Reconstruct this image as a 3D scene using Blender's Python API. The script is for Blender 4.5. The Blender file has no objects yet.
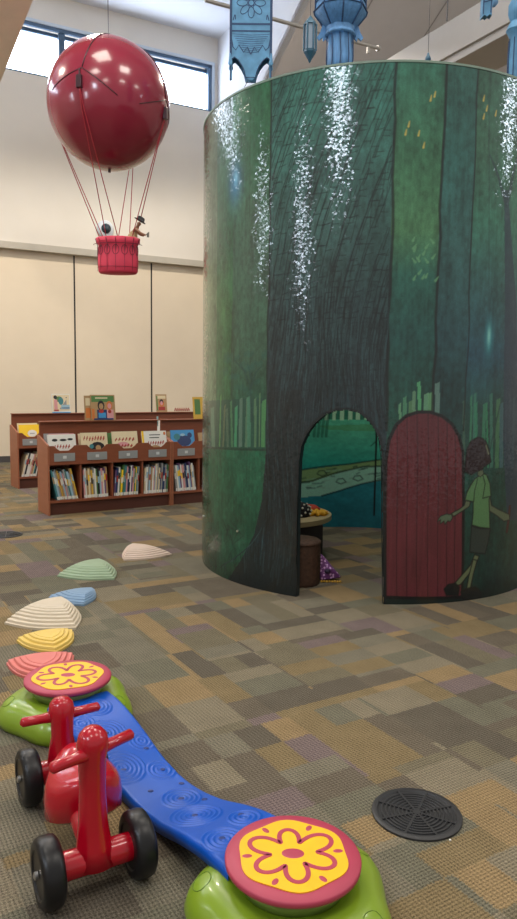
import bpy, bmesh, math, random
import numpy as np
from mathutils import Vector, Matrix
random.seed(7); rng = np.random.default_rng(7)
sc = bpy.context.scene; COL = sc.collection
PI = math.pi
F, PIT, ROL, HC = 724.5, 0.101086, 0.01244, 1.3

# ------------------------------------------------------------------ camera
cam = bpy.data.objects.new('camera', bpy.data.cameras.new('camera')); COL.objects.link(cam)
cam.matrix_world = Matrix.Translation((0, 0, HC)) @ Matrix.Rotation(PI/2-PIT, 4, 'X') @ Matrix.Rotation(ROL, 4, 'Z')
cam.data.sensor_fit = 'VERTICAL'; cam.data.sensor_height = 36; cam.data.lens = F/919*36
cam.data.clip_start = .05; cam.data.clip_end = 200
sc.camera = cam

# measuring helpers: a sight line through a point of the photograph, met with a plane / the drum
def ray(x, y):
    c, s = math.cos(ROL), math.sin(ROL); a = x-258.5; b = y-459.5
    dx = (a*c+b*s)/F; v = -(-a*s+b*c)/F; cp, sp = math.cos(PIT), math.sin(PIT)
    return Vector((dx, cp+v*sp, -sp+v*cp))
CP = Vector((0, 0, HC))
def fl(x, y, z=0.0):
    r = ray(x, y); return CP+r*((z-HC)/r.z)
def atY(x, y, Y):
    r = ray(x, y); return CP+r*(Y/r.y)
U = Vector((.8792, .4765, 0)); N = Vector((.4765, -.8792, 0)); P0 = Vector((-4.21, 11.732, 0))
def W(t, m, z): return P0+U*t+N*m+Vector((0, 0, z))
WANG = math.atan2(.4765, .8792)
DX, DY, DR, DH = .80556, 5.4874, 1.2296, 3.117
def on_drum(x, y, far=False, R=DR):
    r = ray(x, y); a = r.x**2+r.y**2; b = -2*(r.x*DX+r.y*DY); c = DX**2+DY**2-R*R
    D = max(0, b*b-4*a*c); t = (-b+(1 if far else -1)*math.sqrt(D))/2/a; P = CP+r*t
    return (math.atan2(P.x-DX, -(P.y-DY))*DR, P.z)     # arc length at the outer skin, height

# ------------------------------------------------------------------ materials
def lin(c):
    return tuple(((v/255)/12.92 if v/255 <= .04045 else ((v/255+.055)/1.055)**2.4) for v in c)
MATS = {}
def mat(name, rgb, rough=.6, bump=0, bscale=40, metal=0, emit=0, coat=0, vary=0, vscale=8, spec=.5, trans=0, stretch=None):
    if name in MATS: return MATS[name]
    m = bpy.data.materials.new(name); m.use_nodes = True; nt = m.node_tree; b = nt.nodes['Principled BSDF']
    c = (*lin(rgb), 1)
    b.inputs['Base Color'].default_value = c; b.inputs['Roughness'].default_value = rough
    b.inputs['Metallic'].default_value = metal; b.inputs['Specular IOR Level'].default_value = spec
    b.inputs['Coat Weight'].default_value = coat; b.inputs['Coat Roughness'].default_value = .08
    b.inputs['Transmission Weight'].default_value = trans
    if emit: b.inputs['Emission Color'].default_value = c; b.inputs['Emission Strength'].default_value = emit
    tc = nt.nodes.new('ShaderNodeTexCoord'); mp = nt.nodes.new('ShaderNodeMapping')
    nt.links.new(tc.outputs['Object'], mp.inputs[0])
    if stretch: mp.inputs['Scale'].default_value = stretch
    nz = nt.nodes.new('ShaderNodeTexNoise'); nz.inputs['Scale'].default_value = vscale; nz.inputs['Detail'].default_value = 4
    nt.links.new(mp.outputs[0], nz.inputs['Vector'])
    v = vary or .04
    mr = nt.nodes.new('ShaderNodeMapRange'); mr.inputs[1].default_value = .25; mr.inputs[2].default_value = .75
    mr.inputs[3].default_value = 1-v; mr.inputs[4].default_value = 1+v
    nt.links.new(nz.outputs[0], mr.inputs[0])
    mx = nt.nodes.new('ShaderNodeVectorMath'); mx.operation = 'SCALE'; mx.inputs[0].default_value = c[:3]
    nt.links.new(mr.outputs[0], mx.inputs['Scale']); nt.links.new(mx.outputs[0], b.inputs['Base Color'])
    if bump:
        n2 = nt.nodes.new('ShaderNodeTexNoise'); n2.inputs['Scale'].default_value = bscale; n2.inputs['Detail'].default_value = 3
        nt.links.new(mp.outputs[0], n2.inputs['Vector'])
        bp = nt.nodes.new('ShaderNodeBump'); bp.inputs['Strength'].default_value = bump; bp.inputs['Distance'].default_value = .01
        nt.links.new(n2.outputs[0], bp.inputs['Height']); nt.links.new(bp.outputs[0], b.inputs['Normal'])
    MATS[name] = m; return m

# ------------------------------------------------------------------ mesh builder
class MB:
    def __init__(s): s.v = []; s.f = []; s.mi = []; s.M = Matrix.Identity(4); s.k = 0
    def add(s, vs, fs, k=None):
        o = len(s.v); s.v += [tuple(s.M @ Vector(p)) for p in vs]
        s.f += [tuple(i+o for i in f) for f in fs]; s.mi += [s.k if k is None else k]*len(fs); return s
    def box(s, lo, hi, k=None):
        x0, y0, z0 = lo; x1, y1, z1 = hi
        return s.add([(x0,y0,z0),(x1,y0,z0),(x1,y1,z0),(x0,y1,z0),(x0,y0,z1),(x1,y0,z1),(x1,y1,z1),(x0,y1,z1)],
              [(0,3,2,1),(4,5,6,7),(0,1,5,4),(1,2,6,5),(2,3,7,6),(3,0,4,7)], k)
    def tube(s, pts, r, n=10, k=None, cap=True):
        pts = [Vector(p) for p in pts]; rs = r if isinstance(r, (list, tuple)) else [r]*len(pts)
        vs = []; fs = []; prev = None
        for i, p in enumerate(pts):
            d = (pts[min(i+1, len(pts)-1)]-pts[max(i-1, 0)]).normalized()
            if prev is None: a = d.orthogonal().normalized()
            else: a = (prev-d*prev.dot(d)).normalized()
            prev = a; b = d.cross(a)
            for j in range(n):
                t = 2*PI*j/n; vs.append(p+(a*math.cos(t)+b*math.sin(t))*rs[i])
        for i in range(len(pts)-1):
            for j in range(n):
                fs.append((i*n+j, i*n+(j+1) % n, (i+1)*n+(j+1) % n, (i+1)*n+j))
        if cap: fs += [tuple(range(n))[::-1], tuple((len(pts)-1)*n+j for j in range(n))]
        return s.add(vs, fs, k)
    def lathe(s, prof, n=32, k=None, fn=None):
        vs = []; fs = []
        for i, (r, z) in enumerate(prof):
            for j in range(n):
                t = 2*PI*j/n; q = r*(fn(t, r, z) if fn else 1); vs.append((q*math.cos(t), q*math.sin(t), z))
        for i in range(len(prof)-1):
            for j in range(n): fs.append((i*n+j, i*n+(j+1) % n, (i+1)*n+(j+1) % n, (i+1)*n+j))
        fs += [tuple(range(n))[::-1], tuple((len(prof)-1)*n+j for j in range(n))]
        return s.add(vs, fs, k)
    def prism(s, poly, h0, h1, k=None):      # polygon in local xy, extruded along z
        n = len(poly); vs = [(x, y, h0) for x, y in poly]+[(x, y, h1) for x, y in poly]
        fs = [tuple(range(n))[::-1], tuple(range(n, 2*n))]+[(i, (i+1) % n, (i+1) % n+n, i+n) for i in range(n)]
        return s.add(vs, fs, k)
    def ball(s, c, r, n=16, k=None):
        r = r if isinstance(r, (tuple, list)) else (r, r, r); vs = []; fs = []; m = n//2
        for i in range(m+1):
            a = PI*i/m-PI/2
            for j in range(n):
                t = 2*PI*j/n; vs.append((c[0]+r[0]*math.cos(a)*math.cos(t), c[1]+r[1]*math.cos(a)*math.sin(t), c[2]+r[2]*math.sin(a)))
        for i in range(m):
            for j in range(n): fs.append((i*n+j, i*n+(j+1) % n, (i+1)*n+(j+1) % n, (i+1)*n+j))
        return s.add(vs, fs, k)
    def build(s, name, m, parent=None, smooth=False, bevel=0, sub=0, weld=False, loc=None, rz=0):
        me = bpy.data.meshes.new(name); me.from_pydata(s.v, [], s.f)
        for q in (m if isinstance(m, (list, tuple)) else [m]): me.materials.append(q)
        me.polygons.foreach_set('material_index', s.mi)
        bm = bmesh.new(); bm.from_mesh(me)
        if weld or smooth: bmesh.ops.remove_doubles(bm, verts=bm.verts, dist=1e-5)
        bmesh.ops.recalc_face_normals(bm, faces=bm.faces); bm.to_mesh(me); bm.free()
        if smooth:
            me.polygons.foreach_set('use_smooth', [True]*len(me.polygons))
            if smooth != 'all': me.set_sharp_from_angle(angle=math.radians(40))
        o = bpy.data.objects.new(name, me); COL.objects.link(o); o.parent = parent
        if loc is not None: o.location = loc
        o.rotation_euler.z = rz
        if bevel:
            b = o.modifiers.new('bevel', 'BEVEL'); b.width = bevel; b.segments = 2; b.limit_method = 'ANGLE'
        if sub:
            b = o.modifiers.new('subdivision', 'SUBSURF'); b.levels = sub; b.render_levels = sub
        me.update(); return o
def tag(o, label, cat, group=None, kind=None):
    o['label'] = label; o['category'] = cat
    if group: o['group'] = group
    if kind: o['kind'] = kind
    return o
def thing(name, label, cat, loc=(0, 0, 0), rz=0, group=None):
    o = bpy.data.objects.new(name, None); COL.objects.link(o); o.location = loc; o.rotation_euler.z = rz
    o.empty_display_size = .1; return tag(o, label, cat, group)
def struct(o): o['kind'] = 'structure'; return o
def wmb():                                     # builder in room coordinates (t along the far wall, m out from it)
    b = MB(); b.M = Matrix(((U.x, N.x, 0, P0.x), (U.y, N.y, 0, P0.y), (0, 0, 1, 0), (0, 0, 0, 1))); return b

# ------------------------------------------------------------------ node helper
class NT:
    def __init__(s, nt): s.nt = nt
    def n(s, t, **k):
        q = s.nt.nodes.new(t)
        for a, b in k.items(): setattr(q, a, b)
        return q
    def link(s, a, b): s.nt.links.new(a, b)
    def m(s, op, a, b=None, c=None):
        q = s.n('ShaderNodeMath', operation=op)
        for i, v in enumerate((a, b, c)):
            if v is None: continue
            if isinstance(v, (int, float)): q.inputs[i].default_value = v
            else: s.link(v, q.inputs[i])
        return q.outputs[0]
    def v(s, op, a, b=None):
        q = s.n('ShaderNodeVectorMath', operation=op)
        for i, v in enumerate((a, b)):
            if v is None: continue
            if isinstance(v, (tuple, list)): q.inputs[i].default_value = v
            else: s.link(v, q.inputs[i])
        return q.outputs[0]

# ------------------------------------------------------------------ carpet
def carpet():
    m = bpy.data.materials.new('patchwork_carpet'); m.use_nodes = True; T = NT(m.node_tree); b = m.node_tree.nodes['Principled BSDF']
    b.inputs['Roughness'].default_value = .95; b.inputs['Specular IOR Level'].default_value = .1
    tc = T.n('ShaderNodeTexCoord'); mp = T.n('ShaderNodeMapping'); mp.inputs['Rotation'].default_value = (0, 0, math.radians(-31))
    mp.inputs['Location'].default_value = (.13, .21, 0)
    T.link(tc.outputs['Object'], mp.inputs[0]); uv = mp.outputs[0]
    # slight fuzz of the patch edges
    nz = T.n('ShaderNodeTexNoise'); nz.inputs['Scale'].default_value = 160; T.link(uv, nz.inputs['Vector'])
    off = T.v('MULTIPLY', T.v('SUBTRACT', nz.outputs[1], (.5, .5, .5)), (.03, .03, 0)); uv2 = T.v('ADD', uv, off)
    def cell(size, seed):
        q = T.v('FLOOR', T.v('DIVIDE', T.v('ADD', uv2, (seed*1.37, seed*.61, 0)), (*size, 1)))
        q = T.v('MULTIPLY', q, (1, 1, 0))
        w = T.n('ShaderNodeTexWhiteNoise', noise_dimensions='3D'); T.link(T.v('ADD', q, (seed*7.3, seed*3.1, seed)), w.inputs['Vector'])
        return w.outputs['Value']
    tile = cell((.5, .5), 0); tile2 = cell((.25, .5), 3.0)
    A = cell((.5, .1667), 1.0); B = cell((.25, .1667), 2.0); C = cell((.25, .25), 4.0); D = cell((.25, .125), 5.0); E = cell((.125, .5), 6.0)
    def pick(val, lo, x, y):    # val>lo ? x : y
        g = T.m('GREATER_THAN', val, lo); q = T.n('ShaderNodeMix', data_type='FLOAT'); T.link(g, q.inputs[0]); T.link(y, q.inputs[2]); T.link(x, q.inputs[3]); return q.outputs[0]
    r = pick(tile, .3, A, B); r = pick(tile, .5, C, r); r = pick(tile, .68, E, r); r = pick(tile2, .8, D, r)
    cr = T.n('ShaderNodeValToRGB'); cr.color_ramp.interpolation = 'CONSTANT'; e = cr.color_ramp.elements
    pal = [(0, (152,128,92)), (.13, (118,110,90)), (.25, (106,97,84)), (.38, (124,118,102)), (.51, (113,110,94)), (.62, (134,116,84)),
           (.74, (122,106,106)), (.82, (98,91,80)), (.90, (136,126,106))]
    for i, (p, c) in enumerate(pal):
        q = e[i] if i < 2 else e.new(p)
        q.position = p; q.color = (*lin([v*.80+g*.14 for v, g in zip(c, (120, 110, 91))]), 1)
    T.link(r, cr.inputs[0])
    # yarn: rows of loops, the row direction depends on the patch
    sx = T.n('ShaderNodeSeparateXYZ'); T.link(uv, sx.inputs[0])
    dirn = T.m('GREATER_THAN', tile, .5)
    mixv = T.n('ShaderNodeMix', data_type='FLOAT'); T.link(dirn, mixv.inputs[0]); T.link(sx.outputs[0], mixv.inputs[2]); T.link(sx.outputs[1], mixv.inputs[3])
    mixw = T.n('ShaderNodeMix', data_type='FLOAT'); T.link(dirn, mixw.inputs[0]); T.link(sx.outputs[1], mixw.inputs[2]); T.link(sx.outputs[0], mixw.inputs[3])
    wv = T.m('SINE', T.m('MULTIPLY', mixv.outputs[0], 2*PI/.0115))
    wl = T.m('SINE', T.m('MULTIPLY', mixw.outputs[0], 2*PI/.014))
    n1 = T.n('ShaderNodeTexNoise'); n1.inputs['Scale'].default_value = 270; n1.inputs['Detail'].default_value = 2; T.link(uv, n1.inputs['Vector'])
    n3 = T.n('ShaderNodeTexNoise'); n3.inputs['Scale'].default_value = 9; n3.inputs['Detail'].default_value = 3; T.link(uv, n3.inputs['Vector'])
    h = T.m('ADD', T.m('MULTIPLY', wv, .22), T.m('ADD', T.m('MULTIPLY', wl, .15), T.m('MULTIPLY', T.m('SUBTRACT', n1.outputs[0], .5), 2.8)))
    h = T.m('ADD', h, T.m('MULTIPLY', T.m('SUBTRACT', n3.outputs[0], .5), .35))
    k = T.m('ADD', 1.0, h)
    k = T.m('MAXIMUM', k, .25)
    q = T.n('ShaderNodeVectorMath', operation='SCALE'); T.link(cr.outputs[0], q.inputs[0]); T.link(k, q.inputs['Scale'])
    T.link(q.outputs[0], b.inputs['Base Color'])
    bp = T.n('ShaderNodeBump'); bp.inputs['Strength'].default_value = .6; bp.inputs['Distance'].default_value = .004
    T.link(h, bp.inputs['Height']); T.link(bp.outputs[0], b.inputs['Normal'])
    return m
fb = MB(); fb.M = Matrix.Identity(4)
cs = [W(-9, -.3, 0), W(11, -.3, 0), W(11, 16, 0), W(-9, 16, 0)]
fb.add([(c.x, c.y, 0) for c in cs]+[(c.x, c.y, -.12) for c in cs], [(0,1,2,3),(7,6,5,4),(0,4,5,1),(1,5,6,2),(2,6,7,3),(3,7,4,0)])
struct(fb.build('floor', carpet()))

# ------------------------------------------------------------------ room shell
cream = mat('cream_wall_paint', (214,208,198), .85, bump=.05, bscale=120, vary=.02, vscale=2)
panelm = mat('cream_fabric_wall_panel', (222,208,186), .9, bump=.1, bscale=200, vary=.02, vscale=3)
whitep = mat('white_ceiling_paint', (214,218,226), .85, vary=.01)
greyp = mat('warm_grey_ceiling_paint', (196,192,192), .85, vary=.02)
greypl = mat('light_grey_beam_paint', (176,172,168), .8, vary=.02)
seamd = mat('dark_joint', (40,38,36), .8)
framem = mat('blue_grey_window_frame', (70,92,115), .4, metal=.3)
sky = mat('unseen_window_glow', (228,240,255), .2, emit=30); skyb = mat('bright_daylight_glass_far', (226,238,255), .2, emit=13)
tanp = mat('tan_beam_paint', (222,206,184), .8)

# the far wall: lower panels set back under a thin fascia, plain wall above with an opening for the windows
L0, L1 = -8.0, 11.0; WL, WR, WB, WT = -8.0, 3.74, 6.165, 6.95
b = wmb()
b.box((L0, -.25, 3.54), (3.86, 0, WB)); b.box((WR, -.25, WB), (3.86, 0, WT)); b.box((L0, -.25, WT), (3.86, 0, 7.6))
b.box((3.86, -.25, 3.54), (L1, 0, 5.3))
struct(b.build('wall_back', cream))
b = wmb(); b.box((L0, -.25, 0), (L1, -.10, 3.44))
for k in range(-6, 8):
    t = 1.275+k*1.365
    if L0 < t < L1: b.box((t-.012, -.101, .1), (t+.012, -.094, 3.44), 1)
struct(b.build('wall_back_panels', [panelm, seamd]))
b = wmb(); b.box((L0, -.25, 3.435), (L1, .035, 3.54)); struct(b.build('trim_1', mat('fascia_paint', (176,170,158), .7)))
b = wmb(); b.box((L0, -.10, 0), (L1, -.085, .1)); struct(b.build('baseboard_back', mat('dark_rubber_base', (74,70,70), .6)))
# window band
b = wmb()
b.box((WL, -.02, WT-.06), (WR, .02, WT)); b.box((WL, -.14, WB), (WR, -.06, WB+.05)); b.box((WR-.07, -.14, WB), (WR, .02, WT)); b.box((WL, -.14, WB), (WL+.07, .02, WT))
b.box((WL, -.14, WT-.12), (WR, -.06, WT-.06))
root = struct(b.build('window_1', framem, bevel=.006))
b = wmb(); b.box((WL-.02, -.03, WT), (WR+.05, .03, WT+.05)); b.box((WR, -.03, WB), (WR+.05, .03, WT)); b.build('casing', mat('pale_window_casing', (188,200,212), .5), root)
for i, t in enumerate([1.10+k*1.42 for k in range(-6, 2)]):
    b = wmb(); b.box((t-.05, -.14, WB), (t+.05, .0, WT-.06)); b.build('mullion', framem, root, bevel=.006)
b = wmb(); b.box((WL, -.115, WB+.04), (WR, -.105, WT-.1)); b.build('pane', skyb, root)
# raised window bay: flat ceiling, right cheek wall; the main ceiling slopes up beside it
SL = .63; z0 = 5.01
b = wmb(); b.box((L0, 0, 7.43), (3.86, 3.85, 7.55)); 
b.add([(L0, 3.84, 7.43), (11, 3.84, 7.43), (11, 7, z0+SL*7), (L0, 7, z0+SL*7), (L0, 3.84, 7.55), (11, 3.84, 7.55), (11, 7, z0+SL*7+.12), (L0, 7, z0+SL*7+.12)],
      [(0,1,2,3),(7,6,5,4),(0,4,5,1),(1,5,6,2),(2,6,7,3),(3,7,4,0)])
struct(b.build('ceiling', whitep))
b = wmb(); b.add([(3.86, 0, z0), (3.86, 3.84, 7.43), (3.86, 0, 7.43), (3.96, 0, z0), (3.96, 3.84, 7.43), (3.96, 0, 7.43)], [(0,1,2),(5,4,3),(0,3,4,1),(1,4,5,2),(2,5,3,0)])
struct(b.build('wall_bay_cheek', whitep))
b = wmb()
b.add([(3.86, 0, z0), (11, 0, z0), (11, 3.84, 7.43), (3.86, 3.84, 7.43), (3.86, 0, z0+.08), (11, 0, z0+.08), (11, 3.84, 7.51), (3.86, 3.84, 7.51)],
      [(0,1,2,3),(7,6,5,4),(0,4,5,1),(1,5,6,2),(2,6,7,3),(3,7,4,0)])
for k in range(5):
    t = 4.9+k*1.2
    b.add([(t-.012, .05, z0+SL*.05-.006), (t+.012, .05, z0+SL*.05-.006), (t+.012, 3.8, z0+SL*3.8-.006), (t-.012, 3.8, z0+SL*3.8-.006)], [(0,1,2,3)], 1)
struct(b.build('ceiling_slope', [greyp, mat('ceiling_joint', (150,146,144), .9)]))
# side walls and the wall behind the camera, with unseen bright windows added for the drum's highlights
def wall_run(name, t0, m0, t1, m1, h, wins):
    """vertical slab from (t0,m0) to (t1,m1) with high windows (a,b,z0,z1) measured along it"""
    A = W(t0, m0, 0); B = W(t1, m1, 0); L = (B-A).length; d = (B-A)/L; q = Vector((-d.y, d.x, 0))
    M = Matrix(((d.x, q.x, 0, A.x), (d.y, q.y, 0, A.y), (0, 0, 1, 0), (0, 0, 0, 1)))
    b = MB(); b.M = M; x = 0
    for (a, c, z0_, z1_) in sorted(wins):
        b.box((x, -.2, 0), (a, 0, h)); b.box((a, -.2, 0), (c, 0, z0_)); b.box((a, -.2, z1_), (c, 0, h)); x = c
    b.box((x, -.2, 0), (L, 0, h)); struct(b.build(name, cream))
    return M
wn = [2]
def window(M, a, c, z0_, z1_):
    b = MB(); b.M = M
    b.box((a, -.12, z0_), (c, -.04, z0_+.05)); b.box((a, -.12, z1_-.05), (c, -.04, z1_)); b.box((a, -.12, z0_), (a+.05, -.04, z1_)); b.box((c-.05, -.12, z0_), (c, -.04, z1_))
    r = struct(b.build('window_%d' % wn[0], framem)); wn[0] += 1
    b = MB(); b.M = M; b.box((a+.04, -.09, z0_+.04), (c-.04, -.08, z1_-.04)); b.build('pane', sky, r)  # glowing pane, added so the drum's gloss mirrors it
WX0, WX1 = 10.3, 10.8
# left wall runs from the camera side to the far wall, inner face towards +t
wl_ = [(.9, 3.0, 6.0, 7.7), (5.65, 6.25, 3.3, 4.8), (WX0, WX1, 3.8, 4.9)]
M = wall_run('wall_left', -8, 16, -8, 0, 8.6, wl_)
for w in wl_: window(M, *w)
wr_ = [(15.3, 16.5, 6.3, 8.1)]
M = wall_run('wall_right', 11, 0, 11, 19, 8.6, wr_)
for w in wr_: window(M, *w)
# beams
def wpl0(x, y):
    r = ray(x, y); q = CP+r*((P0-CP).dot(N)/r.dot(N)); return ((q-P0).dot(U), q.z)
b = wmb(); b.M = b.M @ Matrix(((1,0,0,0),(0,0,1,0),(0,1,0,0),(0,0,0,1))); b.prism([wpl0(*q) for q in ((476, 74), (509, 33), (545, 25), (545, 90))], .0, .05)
struct(b.build('slate_patch', mat('slate_grey_patch', (84,88,104), .8)))  # thin dark slate-grey shape laid on the far wall beneath the beam
def beam(name, A, B, w, h, m, up=Vector((0, 0, 1))):
    d = (B-A).normalized(); s = d.cross(up).normalized(); v = s.cross(d).normalized(); b = MB()
    c = [A+s*(w/2*i)+v*(-h if j < 0 else 0) for i, j in ((-1,-1),(1,-1),(1,1),(-1,1))]; e = [p+(B-A) for p in c]
    b.add(c+e, [(0,1,2,3),(7,6,5,4),(0,4,5,1),(1,5,6,2),(2,6,7,3),(3,7,4,0)])
    return struct(b.build(name, m, bevel=.01))
beamA = wmb(); beamA.box((4.5, .5, 5.21), (5.1, 9.5, 5.73)); struct(beamA.build('beam_right', greypl, bevel=.01))
b = wmb(); b.box((4.46, .6, 5.30), (4.5, 9.5, 5.35)); struct(b.build('trim_2', greypl))
a_, b_ = atY(25, -8, 8.6), atY(-14, 94, 9.8)
dd = (a_-b_).normalized(); a2 = a_+dd*1.5; b2 = b_-dd*.3
beam('beam_left', b2+Vector((-.35, 0, .12)), a2+Vector((-.35, 0, .12)), .7, .3, tanp)
# thin sprinkler pipe
p1, p2 = atY(205, 0, 9.6), atY(378, 49, 0.1)
def wplane(x, y, m):
    r = ray(x, y); t = ((P0+N*m-CP).dot(N))/r.dot(N); return CP+r*t
b = MB(); pa, pb = wplane(205, 0, 4.4), wplane(377, 48, 4.4); b.tube([pa, pb], .022, 10); b.tube([pb+Vector((-.12,-.06,-.015)), pb+Vector((-.12,-.06,-.09))], .02, 8); b.tube([pb, pb+Vector((.03, .016, 0))], .035, 10)
b.tube([pa+(pb-pa)*.62, pa+(pb-pa)*.62+Vector((0, 0, .75))], .006, 6)
tag(b.build('sprinkler_pipe', mat('galvanised_pipe', (150,146,140), .5, metal=.2), smooth=True), 'thin grey pipe running under the sloped ceiling behind the blue lanterns', 'pipe')

# ------------------------------------------------------------------ painted drum
class Canvas:
    def __init__(s, s0, s1, z1, res):
        s.s0, s.res = s0, res; s.ns = int((s1-s0)/res)+1; s.nz = int(round(z1/res))+1
        s.S = s0+np.arange(s.ns)*res; s.Z = np.linspace(0, z1, s.nz); s.dz = s.Z[1]
        s.SS, s.ZZ = np.meshgrid(s.S, s.Z); s.c = np.zeros((s.nz, s.ns, 3))
    def noise(s, cs, cz, seed):
        r = np.random.default_rng(seed); out = np.zeros((s.nz, s.ns)); a = 1; tot = 0
        for o in range(3):
            g = r.random((int(s.Z[-1]/cz)+4, int((s.S[-1]-s.s0)/cs)+4)); x = (s.S-s.s0)/cs; y = s.Z/cz
            xi = x.astype(int); yi = y.astype(int); fx = x-xi; fy = y-yi; fx = fx*fx*(3-2*fx); fy = fy*fy*(3-2*fy)
            A = g[yi][:, xi]; B = g[yi][:, xi+1]; C = g[yi+1][:, xi]; D = g[yi+1][:, xi+1]
            out += a*((A*(1-fx)+B*fx)*(1-fy[:, None])+(C*(1-fx)+D*fx)*fy[:, None]); tot += a; a *= .5; cs /= 2; cz /= 2
        return out/tot
    def box(s, p, pad=0):
        p = np.array(p); i0 = max(0, int((p[:, 0].min()-pad-s.s0)/s.res)); i1 = min(s.ns, int((p[:, 0].max()+pad-s.s0)/s.res)+2)
        j0 = max(0, int((p[:, 1].min()-pad)/s.dz)); j1 = min(s.nz, int((p[:, 1].max()+pad)/s.dz)+2); return j0, j1, i0, i1
    def mask(s, p):
        j0, j1, i0, i1 = s.box(p); X = s.SS[j0:j1, i0:i1]; Y = s.ZZ[j0:j1, i0:i1]; ins = np.zeros(X.shape, bool)
        for k in range(len(p)):
            (x0, y0), (x1, y1) = p[k], p[k-1]
            if y0 == y1: continue
            ins ^= ((y0 > Y) != (y1 > Y)) & (X < (x1-x0)*(Y-y0)/(y1-y0)+x0)
        return (slice(j0, j1), slice(i0, i1)), ins
    def poly(s, p, rgb, a=1.0):
        sl, m = s.mask(p); c = s.c[sl]; c[m] = c[m]*(1-a)+np.array(lin(rgb))*a
    def line(s, p, w, rgb, a=1.0, w1=None):
        w1 = w if w1 is None else w1; n = len(p)-1
        j0, j1, i0, i1 = s.box(p, max(w, w1)+.01); 
        if j1 <= j0 or i1 <= i0: return
        X = s.SS[j0:j1, i0:i1]; Y = s.ZZ[j0:j1, i0:i1]; al = np.zeros(X.shape)
        for k in range(n):
            (x0, y0), (x1, y1) = p[k], p[k+1]; dx, dy = x1-x0, y1-y0; L = dx*dx+dy*dy+1e-12
            t = np.clip(((X-x0)*dx+(Y-y0)*dy)/L, 0, 1); d = np.hypot(X-x0-t*dx, Y-y0-t*dy); ww = (w+(w1-w)*(k+t)/n)/2
            al = np.maximum(al, np.clip((ww-d)/s.res+.5, 0, 1))
        al = (al*a)[..., None]; s.c[j0:j1, i0:i1] = s.c[j0:j1, i0:i1]*(1-al)+np.array(lin(rgb))*al
def D(*pts, **k): return [on_drum(x, y, **k) for x, y in pts]
INK = (10, 16, 18)
def grad(Z, stops):
    zs = [a for a, _ in stops]; cs = np.array([lin(c) for _, c in stops])
    return np.stack([np.interp(Z, zs, cs[:, i]) for i in range(3)], -1)
RES = .005
cv = Canvas(math.radians(-100)*DR, math.radians(76)*DR, DH, RES)
def zof(x, y): return on_drum(x, y)[1]
SEA = -.8145; SEB = -.060; SEC = .222; s480 = on_drum(478, 90)[0]; s506 = on_drum(508, 300)[0]
# background glades between trunks: colour by height
bands = [
 (-9, -1.72, [(0, (20,52,42)), (.9, (40,84,56)), (1.2, (84,96,70)), (3.1, (96,104,80))]),
 (-1.72, -1.36, [(0, (24,68,50)), (.95, (32,92,66)), (1.2, (92,118,88)), (1.8, (84,108,78)), (3.1, (80,92,72))]),
 (-1.36, -1.15, [(0, (24,68,50)), (.95, (30,92,66)), (1.2, (44,96,62)), (1.8, (52,100,60)), (2.3, (40,88,60)), (3.1, (58,92,76))]),
 (-1.15, SEA, [(0, (24,66,50)), (.95, (30,92,66)), (1.2, (34,84,62)), (1.5, (54,86,66)), (2.1, (60,92,72)), (2.7, (40,92,60)), (3.1, (40,100,66))]),
 (SEA, SEB, [(0, (26,40,44)), (.8, (30,46,52)), (1.3, (34,50,56)), (1.8, (44,68,70)), (2.3, (58,94,88)), (3.1, (54,110,98))]),
 (SEB, SEC, [(0, (20,56,48)), (1.2, (28,76,66)), (1.6, (32,78,74)), (1.95, (40,90,78)), (2.2, (74,116,80)), (2.6, (64,112,82)), (3.1, (54,106,88))]),
 (SEC, s480, [(0, (18,50,46)), (1.2, (26,64,64)), (1.6, (38,72,78)), (2.1, (50,88,86)), (2.6, (48,96,90)), (3.1, (48,92,84))]),
 (s480, 9, [(0, (16,46,42)), (1.1, (24,72,62)), (1.5, (34,72,88)), (1.9, (48,90,90)), (2.3, (54,108,88)), (2.7, (62,104,82)), (3.1, (52,94,76))]),
]
wob = (cv.noise(.2, .5, 1)-.5)*.02
for s0, s1, st in bands:
    g = grad(cv.Z, st)[:, None, :]; m = ((cv.SS+wob >= s0) & (cv.SS+wob < s1))[..., None]
    cv.c = np.where(m, g, cv.c)
n1 = cv.noise(.10, .22, 2); n2 = cv.noise(.02, .03, 3); n3 = cv.noise(.012, .25, 4)
cv.c *= (1+(n1-.5)*.9+(n2-.5)*.8+(n3-.5)*.5)[..., None]*np.array([.74, .86, .84])
# distant pale birch stems + their meadow line
def stems(x0, x1, ytop0, ytop1, ybot, n, rgb, seed, w=(1.2, 4.0)):
    r = random.Random(seed)
    for i in range(n):
        x = x0+(x1-x0)*(i+.5+r.uniform(-.3, .3))/n; f = (x-x0)/(x1-x0); yt = ytop0+(ytop1-ytop0)*f+r.uniform(-9, 7); ww = r.uniform(*w)/2; sl = r.uniform(-2, 2)
        c = tuple(v*r.uniform(.65, .95) for v in rgb)
        cv.poly(D((x-ww+sl, yt), (x+ww+sl, yt-2), (x+ww, ybot), (x-ww, ybot)), c, .8)
cv.poly(D((202, 402), (267, 398), (267, 449), (202, 446)), (24, 66, 56), .75)
stems(212, 266, 404, 402, 447, 12, (88,146,108), 1)
cv.line(D((202, 446), (230, 449), (267, 450)), .014, (16, 44, 36), .8)
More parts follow.
